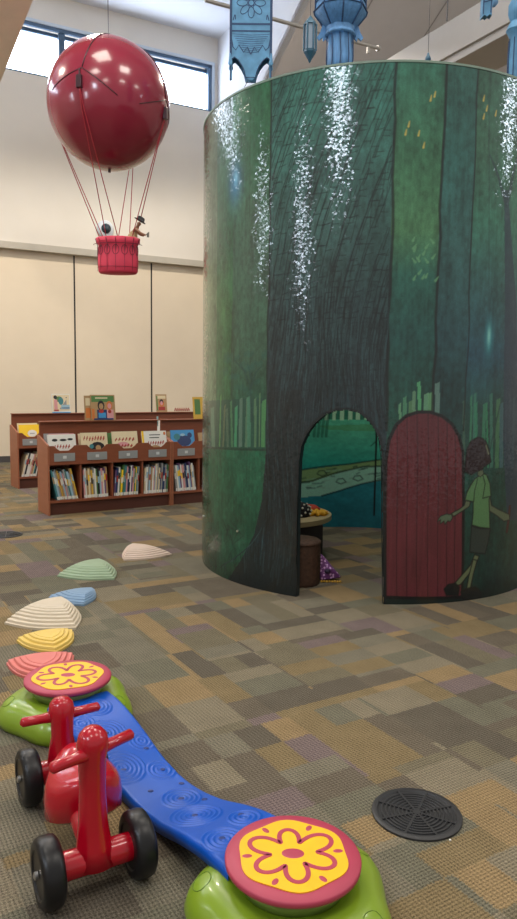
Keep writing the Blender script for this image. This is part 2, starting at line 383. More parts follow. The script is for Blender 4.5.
# sapling on the left glade
for q in ([(252, 420), (250, 385), (240, 362)], [(250, 390), (256, 372), (262, 366)], [(251, 378), (247, 362)], [(246, 372), (234, 360)]):
    cv.line(D(*q), .02, (26, 62, 54), .8, .006)
for k in range(26):
    x = random.uniform(222, 264); y = random.uniform(352, 396); cv.line(D((x, y), (x+3, y-2)), .03, (28, 84, 72), .35)
stems(397, 440, 400, 384, 432, 8, (104,168,128), 2, (2.5, 5))
cv.poly(D((443, 420), (512, 415), (512, 470), (443, 476)), (22, 62, 56), .5)
stems(462, 516, 402, 396, 468, 12, (64,130,110), 3, (1.5, 4))
cv.line(D((486, 470), (492, 440), (500, 405)), .012, (24,60,56), .8)
# dark tree at the right with two boughs
cv.poly(D((507, 520), (503, 440), (505, 300), (504, 190), (508, 190), (511, 230), (516, 300), (518, 470), (520, 520)), (30, 48, 66), .8)
cv.line(D((506, 205), (498, 175), (490, 155)), .03, (32, 56, 60), .8, .008); cv.line(D((508, 200), (514, 170), (518, 155)), .03, (32, 56, 60), .8, .01)
cv.line(D((489, 100), (489, 335)), .004, (20,40,46), .7)
# trunk borders, seams
for s, w in ((SEA, .012), (SEB, .016), (SEC, .016), (s480, .010)):
    cv.line([(s+random.uniform(-.008, .008), z) for z in np.linspace(1.05, DH, 14)], w, INK, .85)
# big trunk: flare at the left, smooth right edge, dark foot
cv.poly(D((267, 392), (266, 450), (262, 500), (254, 535), (241, 560), (228, 580), (214, 584), (240, 592), (275, 602), (302, 604), (302, 440), (300, 390)), (22, 33, 36), .97)
cv.poly(D((300, 395), (300, 600), (386, 606), (384, 395)), (30, 46, 52), .5)
rt = random.Random(11)
def edge(z):          # left limit of the trunk at a height
    return SEA if z > 1.1 else SEA-.62*max(0, (.55-z)/.55)**2.2
for k in range(2000):  # bark: fine hatching down the trunk, sparser higher up
    z = rt.uniform(.02, DH); s = rt.uniform(edge(z), SEB)
    if z > 1.7 and rt.random() < .8: continue
    ln = rt.uniform(.06, .26); p = [(s, z)]; fs = (s-SEA)/(SEB-SEA)
    for i in range(6):
        zz1 = p[-1][1]; lean = .30*max(0, min(1, (zz1-1.3)/1.5))+.12*math.sin(5*zz1+6*fs)
        p.append((p[-1][0]+lean*ln/6+rt.uniform(-.003, .003), zz1+ln/6))
    p = [(min(max(a, edge(c)+.004), SEB-.004), c) for a, c in p if c < DH]
    if len(p) < 2: continue
    light = rt.random() < .35
    cv.line(p, rt.uniform(.004, .007), (46,78,82) if light else (8, 14, 17), .4 if light else .7, .003)
def grain(s, z): return .03+.42*max(0, min(1, (z-1.2)/1.7))+.05*math.sin(4*z+5*s)
i_ = 0; s_ = SEA-.62
while s_ < SEB+.02:     # long cracks that sweep up and to the right, with short rungs between them
    z = .95; s = s_; p = []
    while z < DH:
        p.append((s, z)); z += .03; s += grain(s, z)*.03+rt.uniform(-.0035, .0035)
    seg = []
    for q in p+[(9, 9)]:
        if SEA+.004 < q[0] < SEB-.006 and q[1] < DH and rt.random() > .03: seg.append(q)
        else:
            if len(seg) > 2: cv.line(seg, .0065 if seg[0][1] > 1.4 else .005, (7, 16, 18), .72, .005)
            seg = []
    z = 1.3+rt.uniform(0, .08); gap = .040
    while z < DH-.03:
        k_ = int((z-.95)/.03)
        if k_ < len(p) and SEA < p[k_][0] < SEB-gap: cv.line([p[k_], (p[k_][0]+gap, p[k_][1]+rt.uniform(-.004, .012))], .0055, (7, 16, 18), .7 if z > 1.7 else .4)
        z += rt.uniform(.07, .15)
    s_ += rt.uniform(.030, .042)
# root scratches and grass strokes on the meadow
for k in range(60):
    x = random.uniform(206, 262); y = random.uniform(528, 588); s, z = on_drum(x, y); cv.line([(s, max(z, .01)), (s+random.uniform(-.03, .05), max(.01, z)+random.uniform(.02, .07))], .006, (10,24,22), .5)
for k in range(5):
    cv.line(D((232, 545-k), (243-k*5, 536-k*4), (230-k*4+k*k, 520+k*5)), .008, (12,34,30), .6)
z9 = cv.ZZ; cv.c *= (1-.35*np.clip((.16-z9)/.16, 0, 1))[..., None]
# lantern glows painted into the forest
def glow(x, y, w, h, rgb):
    s, z = on_drum(x, y); a = np.exp(-((cv.SS-s)/w)**2-((cv.ZZ-z)/h)**2)[..., None]; cv.c = cv.c*(1-.8*a)+np.array(lin(rgb))*.8*a
glow(235, 183, .06, .12, (40, 110, 150)); glow(236, 178, .02, .04, (120, 190, 220)); glow(489, 338, .03, .10, (50, 140, 150)); glow(489, 336, .012, .05, (130, 200, 190))
# leaves
for x, y in ((409, 124), (431, 98), (435, 94), (406, 132), (419, 133), (424, 145), (484, 98), (487, 108), (496, 113), (484, 116)):
    cv.line(D((x-.5, y+2.6), (x, y), (x+.5, y-2.6)), .011, (190,170,84), .9, .005)
for k in range(16):
    x = random.uniform(412, 437); y = random.uniform(240, 282); dx = random.choice((-3, 3, 2)); cv.line(D((x, y), (x+dx, y-4)), .016, (96,150,106), .7, .006)
# red door and the opening beside it
DOOR = [(385, 597), (385, 560), (385, 500), (386, 460), (389, 440), (396, 425), (406, 416), (418, 412), (430, 412), (442, 416), (452, 424), (459, 436), (463, 452), (463.5, 500), (463, 560), (462, 597)]
def fine(P, n=3):
    o = []
    for i in range(len(P)-1):
        for k in range(n): f = k/n; o.append((P[i][0]*(1-f)+P[i+1][0]*f, P[i][1]*(1-f)+P[i+1][1]*f))
    return o+[P[-1]]
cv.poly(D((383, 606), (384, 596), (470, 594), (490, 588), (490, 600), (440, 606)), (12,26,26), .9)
dp = D(*fine(DOOR)); cv.poly(dp, (88, 34, 42))
sl, m = cv.mask(dp); c = cv.c[sl]; nn = (1+(n1[sl]-.5)*.25+(n3[sl]-.5)*.5)[..., None]; c[m] = (c*nn)[m]
for i, x in enumerate((397, 407, 417, 428, 438, 447, 455)):
    yt = {397: 424, 407: 416, 417: 413, 428: 413, 438: 415, 447: 420, 455: 430}[x]
    cv.line(D(*[(x+.6*math.sin(k), yt+(596-yt)*k/6) for k in range(7)]), .007, (48, 14, 24), .8)
cv.line(dp+[dp[0]], .020, (12, 14, 18))
# child painted beside the door
def K(*p): return D(*[(420+x/4.175, 400+y/4.175) for x, y in p])
def fig(p, rgb, out=.009, close=True):
    cv.poly(p, rgb); cv.line(p+[p[0]] if close else p, out, INK, .9)
fig(K((365,500),(372,440),(380,440),(374,505),(366,555),(358,555)), (60,20,24), .004)
fig(K((228,645),(247,652),(232,690),(170,770),(150,775),(146,764),(180,725),(210,690)), (92,102,72))
fig(K((222,665),(238,670),(222,730),(208,795),(194,792),(204,735)), (92,102,72))
fig(K((100,790),(118,770),(148,765),(165,782),(160,815),(110,815)), (14,18,20)); fig(K((170,800),(190,788),(230,780),(255,800),(255,832),(180,836)), (14,18,20))
fig(K((215,526),(250,536),(293,536),(285,590),(272,642),(240,640),(208,634),(212,580)), (38,50,46))
fig(K((192,418),(212,425),(205,445),(175,465),(140,486),(130,474),(165,455),(185,440)), (84,96,72), .007)
fig(K((132,478),(110,476),(84,486),(72,508),(86,500),(84,518),(100,505),(104,520),(116,504),(126,508),(136,492)), (80,98,76), .006)
fig(K((272,408),(292,404),(298,440),(330,458),(372,478),(374,500),(350,506),(320,482),(288,462),(276,440)), (84,96,72), .007)
fig(K((228,330),(262,306),(278,312),(292,350),(296,400),(288,412),(290,470),(292,536),(250,532),(217,522),(222,470),(222,425),(188,418),(196,385),(212,355)), (78,118,76))
cv.line(K((262,312),(272,350),(262,410),(294,402)), .008, INK, .9); cv.line(K((240,330),(228,380),(224,425)), .008, INK, .8)
fig(K((240,312),(244,292),(262,290),(266,308),(252,322)), (84,96,72), .006)
fig(K((186,300),(190,250),(196,205),(212,172),(240,155),(262,160),(278,178),(290,215),(297,258),(270,276),(258,292),(240,297),(215,312)), (34,22,30))
cv.line(K((276,190),(286,225)), .010, (110,120,96), .8)
cv.line(K((210,180),(200,240),(195,290)), .006, (60,36,42), .5)
# arch border round the opening
OPEN = [(296.5, 599), (297, 560), (298, 500), (299.5, 460), (301.5, 446), (307, 434), (315, 423), (325, 415), (336, 411), (348, 410.5), (359, 413), (368, 420), (375, 430), (379.5, 442), (381.5, 460), (382, 500), (382.5, 560), (383, 604)]
op = D(*fine(OPEN, 4)); op = [(a, max(c, 0)) for a, c in op]; op[0] = (op[0][0], 0); op[-1] = (op[-1][0], 0)
cv.line(op, .035, (12, 20, 24), .8)

# outer skin
def drum_mat(name, rough, bump, spec=.5):
    m = bpy.data.materials.new(name); m.use_nodes = True; T = NT(m.node_tree); b = m.node_tree.nodes['Principled BSDF']
    at = T.n('ShaderNodeVertexColor'); at.layer_name = 'paint'; tc = T.n('ShaderNodeTexCoord')
    nz = T.n('ShaderNodeTexNoise'); nz.inputs['Scale'].default_value = 62; nz.inputs['Detail'].default_value = 3; nz.inputs['Roughness'].default_value = .6
    mp = T.n('ShaderNodeMapping'); mp.inputs['Scale'].default_value = (1, 1, 1.9); T.link(tc.outputs['Object'], mp.inputs[0]); T.link(mp.outputs[0], nz.inputs['Vector'])
    n2 = T.n('ShaderNodeTexNoise'); n2.inputs['Scale'].default_value = 140; n2.inputs['Detail'].default_value = 2; T.link(tc.outputs['Object'], n2.inputs['Vector'])
    k = T.m('ADD', .7, T.m('MULTIPLY', n2.outputs[0], .6)); q = T.n('ShaderNodeVectorMath', operation='SCALE'); T.link(at.outputs[0], q.inputs[0]); T.link(k, q.inputs['Scale'])
    T.link(q.outputs[0], b.inputs['Base Color'])
    b.inputs['Roughness'].default_value = rough; b.inputs['Specular IOR Level'].default_value = spec
    bp = T.n('ShaderNodeBump'); bp.inputs['Strength'].default_value = bump; bp.inputs['Distance'].default_value = .0005
    T.link(T.m('ADD', nz.outputs[0], T.m('MULTIPLY', n2.outputs[0], .25)), bp.inputs['Height'])
    if rough < .3:     # varnish with countless tiny flat facets, each tilted its own way
        vo = T.n('ShaderNodeTexVoronoi'); vo.inputs['Scale'].default_value = 80
        m3 = T.n('ShaderNodeMapping'); m3.inputs['Scale'].default_value = (1, 1, 1.3); T.link(tc.outputs['Object'], m3.inputs[0]); T.link(m3.outputs[0], vo.inputs['Vector'])
        tilt = T.v('MULTIPLY', T.v('SUBTRACT', vo.outputs['Color'], (.5, .5, .5)), (.10, .10, .125))
        nn_ = T.v('NORMALIZE', T.v('ADD', bp.outputs[0], tilt)); T.link(nn_, b.inputs['Coat Normal'])
        b.inputs['Coat Weight'].default_value = 1; b.inputs['Coat Roughness'].default_value = rough; b.inputs['Coat IOR'].default_value = 1.5; b.inputs['Roughness'].default_value = .5; b.inputs['Specular IOR Level'].default_value = .2
    else: T.link(bp.outputs[0], b.inputs['Normal'])
    return m
def skin(name, canvas, R, m, parent, cut=None, hide_rest=False):
    th = list(canvas.S/DR); t1 = th[-1]; t0 = th[0]+2*PI; rest = [] if hide_rest else list(np.linspace(t1, t0, 60)[1:-1])
    ths = np.array(th+rest); nt_ = len(ths); nz_ = canvas.nz; closed = not hide_rest
    T_, Z_ = np.meshgrid(ths, canvas.Z)
    co = np.stack([R*np.sin(T_), -R*np.cos(T_), Z_], -1).reshape(-1, 3)
    colr = np.ones((nz_, nt_, 4)); colr[:, :canvas.ns, :3] = np.clip(canvas.c, 0, 1)
    if rest:
        a = canvas.c[:, -1:, :]; b_ = canvas.c[:, :1, :]; f = np.linspace(0, 1, len(rest))[None, :, None]; colr[:, canvas.ns:, :3] = a*(1-f)+b_*f
    I, J = np.meshgrid(np.arange(nt_ if closed else nt_-1), np.arange(nz_-1)); I2 = (I+1) % nt_
    q = np.stack([J*nt_+I, J*nt_+I2, (J+1)*nt_+I2, (J+1)*nt_+I], -1).reshape(-1, 4)
    if cut is not None:
        sc_, ins = canvas.mask(cut); full = np.zeros((canvas.nz, canvas.ns), bool); full[sc_] = ins
        pad = np.zeros((nz_, nt_), bool); pad[:, :canvas.ns] = full; fl_ = pad.reshape(-1); q = q[~(fl_[q].sum(1) >= 2)]
    me = bpy.data.meshes.new(name); me.vertices.add(len(co)); me.vertices.foreach_set('co', co.reshape(-1))
    me.loops.add(len(q)*4); me.loops.foreach_set('vertex_index', q.reshape(-1).astype(np.int32)); me.polygons.add(len(q)); me.polygons.foreach_set('loop_start', np.arange(len(q), dtype=np.int32)*4)
    me.polygons.foreach_set('use_smooth', np.ones(len(q), bool)); me.update(calc_edges=True)
    ca = me.color_attributes.new('paint', 'FLOAT_COLOR', 'POINT'); ca.data.foreach_set('color', colr.reshape(-1)); me.materials.append(m)
    o = bpy.data.objects.new(name, me); COL.objects.link(o); o.parent = parent; return o
drum = thing('playhouse_drum', 'tall round drum playhouse painted with a dark green forest, tree trunk doorway and red door', 'playhouse', (DX, DY, 0))
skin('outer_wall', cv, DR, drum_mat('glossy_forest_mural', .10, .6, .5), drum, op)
# inner mural
TH = .045; ci = Canvas(math.radians(90)*DR, math.radians(270)*DR, DH, .008)
ci.c = np.tile(grad(ci.Z, [(0, (34,130,150)), (.45, (44,152,170)), (.6, (50,176,160)), (.9, (90,190,158)), (1.2, (96,196,156)), (1.5, (30,100,84)), (3.1, (40,100,80))])[:, None, :], (1, ci.ns, 1))
ci.c *= (1+(ci.noise(.12, .05, 8)-.5)*.5+(ci.noise(.03, .02, 9)-.5)*.35)[..., None]
def I(*pts):
    o = []
    for x, y in pts:
        s, z = on_drum(x, y, far=True, R=DR-TH); s = s if s > 0 else s+2*PI*DR; o.append((s, z))
    return o
ci.poly(I((295,471),(320,468),(345,465),(365,462),(385,459),(385,466),(362,467),(335,474),(312,482),(295,484)), (150,180,116), .9)
ci.poly(I((295,484),(312,482),(335,474),(362,467),(385,466),(385,480),(360,484),(340,490),(320,496),(295,498)), (176,232,210), .9)
for q in ([(295,471),(320,467),(350,464),(385,459)], [(295,483),(312,481),(332,474),(362,467),(385,466)], [(322,496),(340,491),(345,489),(362,484),(385,479)]): ci.line(I(*q), .016, (14,40,40), .8)
for k in range(34):
    x = random.uniform(300, 383); y = 476+(x-300)*-.12+random.uniform(-4, 14); ci.line(I((x, y), (x+random.uniform(3, 9), y-random.uniform(0, 2))), .012, random.choice(((20,66,66), (150,196,170), (20,66,66))), .6)
for cx, cy in ((341, 482), (358, 479), (322, 474)): ci.line(I((cx-5, cy), (cx-3, cy-3), (cx+2, cy-3.5), (cx+5, cy), (cx, cy+2), (cx-5, cy)), .010, (14,44,44), .8)
ci.poly(I((295,420),(385,420),(385,408),(295,408)), (30,96,80), .8)
for k in range(11):
    x = 300+k*8; ci.poly(I((x, 420), (x+4, 420), (x+4.5, 404), (x+.5, 404)), (190,236,200), .85)
ci.poly(I((318,426),(385,424),(385,432),(330,430)), (90,150,84), .5)
for x in (314, 318, 322, 326): ci.line(I((x, 436), (x+1, 425), (x+3, 412)), .03, (16,60,52), .6)
ci.line(I((377, 405), (376, 450), (374, 515)), .018, (10,20,22)); ci.line(I((377,440),(371,446)), .01, (10,20,22), .8)
skin('inner_wall', ci, DR-TH, drum_mat('inner_forest_mural', .45, .1), drum, None, True)
# the rest of the inner side (plain), with the opening
b = MB(); n = 90
def DP(s, z, R): t = s/DR; return (R*math.sin(t), -R*math.cos(t), z)
cw = Canvas(math.radians(-90)*DR, math.radians(90)*DR, DH, .02); cw.c[:] = np.array(lin((24, 58, 50))); skin('inner_lining', cw, DR-TH, drum_mat('dark_lining', .6, .1), drum, op, True)
b = MB()     # jamb running round the cut opening
vs = []; fs = []
for i, (s, z) in enumerate(op): vs += [DP(s, z, DR+.001), DP(s, z, DR-TH)]
fs = [(2*i, 2*i+1, 2*i+3, 2*i+2) for i in range(len(op)-1)]
b.add(vs, fs); b.build('doorway_jamb', mat('dark_teal_board_edge', (22,34,38), .5), drum, smooth='all')
b = MB(); vs = []; fs = []; n = 160
for i in range(n):
    t = 2*PI*i/n
    for R, z in ((DR+.004, DH-.004), (DR+.004, DH+.008), (DR-TH-.004, DH+.008), (DR-TH-.004, DH-.004)): vs.append((R*math.sin(t), -R*math.cos(t), z))
for i in range(n):
    j = (i+1) % n
    for k in range(4): fs.append((4*i+k, 4*i+(k+1) % 4, 4*j+(k+1) % 4, 4*j+k))
b.add(vs, fs); b.build('top_rim', mat('pale_edge_trim', (120,140,126), .5), drum, smooth=True)
# two small pegs on the meadow
for x, y in ((238, 531), (204, 516)):
    s, z = on_drum(x, y); t = s/DR; p = Vector((DR*math.sin(t), -DR*math.cos(t), z)); q = Vector((math.sin(t), -math.cos(t), 0))
    b = MB(); b.tube([p-q*.003, p+q*.01], .007, 8); b.build('screw_head', mat('bright_steel', (210,210,200), .3, metal=.8), drum)


# ------------------------------------------------------------------ picture book cases
wood = mat('cherry_wood', (136,76,52), .45, vary=.10, vscale=6, stretch=(1, 1, 6)); woodd = mat('dark_cherry_inside', (84,44,32), .6, vary=.08)
woodl = mat('cherry_wood_end_panel', (156,96,68), .45, vary=.08, vscale=5, stretch=(1, 1, 5))
steel = mat('brushed_label_holder', (150,152,152), .45); card = mat('label_card', (206,208,208), .6)
PHI = math.radians(33); dS = Vector((math.cos(PHI), math.sin(PHI), 0)); qS = Vector((-dS.y, dS.x, 0)); A0 = Vector((-2.059, 7.039, 0))
PW = .335
def case_mat(along, off):
    o = A0+dS*along+qS*off; return o
def bookcase(along, off, bays, label):
    o = case_mat(along, off); L = bays*PW; t = .018
    r = thing('bookcase', label, 'bookcase', o, PHI, None)
    for x in (0, L-t):
        b = MB(); b.M = Matrix.Translation((x, 0, 0)) @ Matrix(((0,0,1,0),(1,0,0,0),(0,1,0,0),(0,0,0,1)))
        b.prism([(0, 0), (.355, 0), (.355, .775), (.30, .775), (0, .695)], 0, t); b.build('side_panel', woodl, r, bevel=.002)
    b = MB(); b.box((t, .325, .09), (L-t, .345, .905)); b.build('rear_panel', wood, r, bevel=.002)
    b = MB(); b.box((t, .012, .12), (L-t, .32, .145)); b.build('cubby_floor', wood, r, bevel=.002)
    b = MB(); b.box((t, .035, 0), (L-t, .05, .118)); b.build('toe_kick', woodd, r)
    b = MB(); b.box((t, .012, .50), (L-t, .32, .515)); b.build('bin_floor', woodd, r)
    for k in range(1, bays):
        b = MB(); b.box((k*PW-.009, .012, .146), (k*PW+.009, .32, .499)); b.build('divider', wood, r)
        b = MB(); b.box((k*PW-.006, .02, .516), (k*PW+.006, .32, .67)); b.build('bin_divider', wood, r)
    pts = [(t, .50), (L-t, .50), (L-t, .69)]
    for k in reversed(range(bays)):
        c = (k+.5)*PW; pts += [(c+.105, .69), (c+.08, .665), (c+.045, .640), (c-.045, .640), (c-.08, .665), (c-.105, .69)]
    pts += [(t, .69)]
    b = MB(); b.M = Matrix(((1,0,0,0),(0,0,1,0),(0,1,0,0),(0,0,0,1))); b.prism(pts, 0, .012); b.build('bin_front', wood, r)
    for k in range(bays):
        c = (k+.5)*PW
        b = MB(); b.box((c-.105, -.006, .535), (c+.105, -.0005, .615)); h = b.build('label_holder', steel, r, bevel=.002)
        b = MB(); b.box((c-.018, -.0085, .562), (c+.018, -.0062, .590)); b.build('label_card', card, h)
    b = MB(); b.box((t, .29, .906), (L-t, .37, .918)); b.build('top_ledge', wood, r, bevel=.002)
    return r
bookcase(0, 0, 4, 'cherry wood picture book case in the front row, nearest the camera')
bookcase(1.345, 0, 4, 'cherry wood book case in the front row, half hidden by the painted drum')
bookcase(.23, 2.0, 4, 'cherry wood book case in the back row, with the yellow book in its bin')
bookcase(1.575, 2.0, 4, 'cherry wood book case in the back row, half hidden by the painted drum')
paper = mat('book_pages', (226,220,206), .8)
PAL = {'white': (226,224,216), 'pale blue': (150,184,202), 'navy blue': (44,60,104), 'teal': (66,128,134), 'mustard yellow': (214,172,66), 'orange': (206,120,60), 'red': (168,54,48),
       'cream': (222,206,170), 'green': (86,128,72), 'purple': (112,82,122), 'black': (40,38,42), 'tan': (176,142,100), 'pink': (212,150,152), 'grey': (146,146,144), 'bright yellow': (248,204,40), 'sky blue': (70,146,200)}
BM = {k: mat('cover_'+k.replace(' ', '_'), v, .45) for k, v in PAL.items()}
ORD = ['first', 'second', 'third', 'fourth', 'fifth', 'sixth', 'seventh', 'eighth', 'ninth', 'tenth', 'eleventh', 'twelfth', 'thirteenth', 'fourteenth', 'fifteenth', 'sixteenth', 'seventeenth', 'eighteenth']
rb = random.Random(5)
def spine_book(o, x, y, w, h, d, tilt, cname, label, group):
    """book standing on its lower edge, spine towards the reader (local -y)"""
    b = MB(); b.box((0, 0, 0), (w, .003, h), 0); b.box((0, .003, 0), (.002, d, h), 0); b.box((w-.002, .003, 0), (w, d, h), 0)
    b.box((.002, .003, .004), (w-.002, d-.003, h-.004), 1); b.box((.0005, -.0006, .004), (w-.0005, 0, .034), 2); k2 = rb.choice(('white', 'cream', 'pale blue', 'tan', 'bright yellow', 'black', 'red', 'white'))
    z = rb.uniform(.45, .6)*h; b.box((.001, -.0006, z), (w-.001, 0, z+h*.22), 3)
    ob = b.build('picture_book', [BM[cname], paper, BM['white'], BM[k2]])
    p = o+dS*x+qS*y; ob.matrix_world = Matrix.Translation((p.x, p.y, .1455)) @ Matrix.Rotation(PHI, 4, 'Z') @ Matrix.Rotation(tilt, 4, 'Y')
    return tag(ob, label, 'book', group)
def cubby(o, k, desc, cols, lean, widths=None, group=None, x0=None, n=None):
    x = k*PW+.022 if x0 is None else x0; i = 0; lim = (k+1)*PW-.02
    while i < 18:
        w = rb.uniform(.009, .020); h = rb.uniform(.23, .31)
        if abs(lean) > 0.2: h = rb.uniform(.27, .32)
        L_ = math.radians(lean)
        foot = w/math.cos(L_)+.0012
        # leaning books: tops lean towards -x (negative) or +x
        top = math.sin(abs(L_))*h
        if x+foot+(top if lean > 0 else 0) > lim: break
        if n and i >= n: break
        c = cols[i % len(cols)] if rb.random() < .6 else rb.choice(('white', 'cream', 'pale blue', 'grey', 'white', 'tan', 'pink', 'navy blue', 'teal', 'green'))
        xx = x
        spine_book(o, xx, rb.uniform(.02, .035), w, h, rb.uniform(.19, .23), L_, c, '%s book spine, %s from left, %s' % (c, ORD[i], desc), group)
        x += foot; i += 1
oA, oB, oC = case_mat(0, 0), case_mat(1.345, 0), case_mat(.23, 2.0)
cubby(oA, 0, 'leftmost low cubby, front bookcase', ['teal', 'pale blue', 'grey', 'tan', 'mustard yellow', 'tan', 'pale blue', 'navy blue', 'navy blue'], -13, None, 'leaning books in the leftmost low cubby', x0=.022+.075)
cubby(oA, 1, 'second low cubby, front bookcase', ['pink', 'white', 'purple', 'cream', 'black', 'mustard yellow', 'grey', 'white', 'navy blue', 'black', 'pale blue'], -3, None, 'books in the second low cubby', x0=PW+.022+.018)
cubby(oA, 2, 'third low cubby, front bookcase', ['purple', 'purple', 'pink', 'green', 'bright yellow', 'green', 'grey', 'white', 'grey', 'navy blue', 'black'], 4, None, 'books in the third low cubby')
cubby(oA, 3, 'fourth low cubby, front bookcase', ['cream', 'teal', 'grey', 'pale blue', 'navy blue', 'white', 'teal', 'green', 'cream', 'grey'], 3, None, 'books in the fourth low cubby')
cubby(oB, 0, 'low cubby beside the drum', ['navy blue', 'white', 'pale blue', 'purple', 'cream', 'pink', 'grey', 'navy blue'], -7, None, 'books in the low cubby beside the drum', x0=.022+.04)
cubby(oC, 0, 'low cubby, back row bookcase', ['grey', 'white', 'black', 'white', 'green', 'white', 'grey', 'cream'], 14, None, 'leaning books in the back row cubby', x0=.05)
def flat_book(o, x, y, z, w, h, tilt, cname, label, group=None, art=(), th=.010, back=None):
    """book facing the reader, leaning back; art = (material, polygon) in cover coordinates"""
    b = MB(); b.M = Matrix(((1,0,0,0),(0,0,1,0),(0,1,0,0),(0,0,0,1)))
    b.box((-w/2, 0, 0), (w/2, h, .002), 0); b.box((-w/2+.002, .003, .002), (w/2-.003, h-.003, th-.002), 1); b.box((-w/2, 0, th-.002), (w/2, h, th), 0); b.box((-w/2, 0, 0), (-w/2+.002, h, th), 0)
    ms = [BM[cname], paper]; names = []
    for i, (mc, poly) in enumerate(art):
        if mc not in names: names.append(mc); ms.append(BM[mc])
        b.prism([(a*w, c*h) for a, c in poly], -.0004*(i+1), 0, 2+names.index(mc))
    ob = b.build('picture_book', ms); p = o+dS*x+qS*y
    ob.matrix_world = Matrix.Translation((p.x, p.y, z)) @ Matrix.Rotation(PHI, 4, 'Z') @ Matrix.Rotation(-math.radians(tilt), 4, 'X')
    return tag(ob, label, 'book', group)
def R_(x0, y0, x1, y1): return [(x0, y0), (x1, y0), (x1, y1), (x0, y1)]
def O_(x, y, rx, ry, n=12): return [(x+rx*math.cos(2*PI*i/n), y+ry*math.sin(2*PI*i/n)) for i in range(n)]
def scrawl(y, x0, x1, h, n, seed):
    r = random.Random(seed); o = []; w = (x1-x0)/n
    for i in range(n):
        a = x0+i*w; j = r.uniform(-.01, .02); o.append([(a, y+j), (a+w*.25, y+j), (a+w*.7, y+h+j), (a+w*.45, y+h+j)]); o.append(R_(a+w*.1, y+j+h*.4, a+w*.7, y+j+h*.6))
    return o
G = 'face-out picture books in the front row bins'
bins = [
 (oA, 0, [('white', .0, [('black', O_(-.25,.80,.10,.05)), ('black', O_(.05,.80,.13,.04)), ('black', O_(.3,.82,.1,.04))]+[('red', p) for p in scrawl(.50, -.3, .3, .13, 6, 1)], 'white picture book with black figures and red lettering in the leftmost bin'),
          ('pink', -.008, [], 'pink-edged picture book behind the white one in the leftmost bin'), ('grey', -.02, [], 'grey picture book at the back of the leftmost bin')]),
 (oA, 1, [('cream', .01, [('red', p) for p in scrawl(.72, -.4, .42, .15, 8, 2)]+[('black', O_(.10,.50,.26,.17)), ('tan', O_(.12,.46,.1,.1)), ('teal', O_(-.12,.52,.08,.08))], 'cream picture book with big red title and a dark round animal, second bin'),
          ('orange', -.012, [], 'orange picture book behind the red-titled one in the second bin'), ('cream', -.03, [], 'cream picture book at the back of the second bin')]),
 (oA, 2, [('cream', .015, [('red', p) for p in scrawl(.66, -.4, .4, .12, 6, 3)]+[('pink', O_(-.1,.55,.22,.08))]+[('red', p) for p in scrawl(.45, -.3, .3, .10, 5, 9)], 'cream picture book with pink and red drawing in the third bin'),
          ('pale blue', -.01, [('navy blue', R_(-.3,.90,.4,.96))], 'pale blue picture book standing behind the cream one in the third bin'), ('green', -.03, [], 'green picture book at the back of the third bin')]),
 (oA, 3, [('white', .012, [('bright yellow', R_(-.5,0,-.42,1)), ('black', R_(-.2,.84,.25,.87)), ('black', R_(-.2,.74,.2,.77))]+[('red', p) for p in scrawl(.50, -.3, .4, .13, 7, 4)]+[('tan', O_(.0,.38,.2,.10)), ('orange', O_(.42,.9,.04,.06))], 'white picture book with yellow edge and dark red title in the fourth bin'),
          ('tan', -.02, [], 'tan picture book at the back of the fourth bin')]),
 (oB, 0, [('sky blue', .015, [('navy blue', O_(.05,.6,.3,.2)), ('teal', O_(-.25,.75,.14,.12)), ('navy blue', O_(.3,.8,.1,.1)), ('pale blue', O_(0,.82,.1,.05))], 'bright blue illustrated picture book in the bin beside the drum'),
          ('black', -.05, [('green', R_(-.5,.9,-.1,1))], 'dark picture book behind the bright blue one'), ('tan', -.03, [], 'tan picture book at the back behind the bright blue one')]),
 (oB, 1, [('tan', -.02, [('orange', O_(.0,.7,.2,.15))], 'tan picture book with orange spot in the bin cut off by the drum')]),
]
for o, k, bs in bins:
    for i, (c, dy, art, lab) in enumerate(bs):
        w = .285 if i == 0 else .26; h = .285+dy+i*.012
        flat_book(o, (k+.5)*PW+(0 if i == 0 else rb.uniform(-.03, .02)), .030+i*.055, .518, w, h, 13, c, lab, G, art)
GB = 'face-out picture books in the back row bins'
flat_book(oC, .5*PW+.02, .03, .518, .29, .275, 12, 'bright yellow', 'bright yellow picture book with a white badge in the back row', GB, [('white', O_(.05,.6,.2,.16)), ('grey', R_(-.05,.58,.15,.61))])
flat_book(oC, .5*PW, .10, .518, .25, .29, 12, 'cream', 'cream picture book standing behind the bright yellow one', GB)
for k, c in ((1, 'cream'), (2, 'tan'), (3, 'white')): flat_book(oC, (k+.5)*PW, .06, .518, .25, .30, 12, c, '%s picture book top showing between the two rows, bin %s from left' % (c, ORD[k]), GB)
oD = case_mat(1.575, 2.0)
for k, c in ((0, 'pale blue'), (1, 'white')): flat_book(oD, (k+.5)*PW, .06, .518, .25, .30, 12, c, '%s picture book in the back row close to the drum' % c, GB)
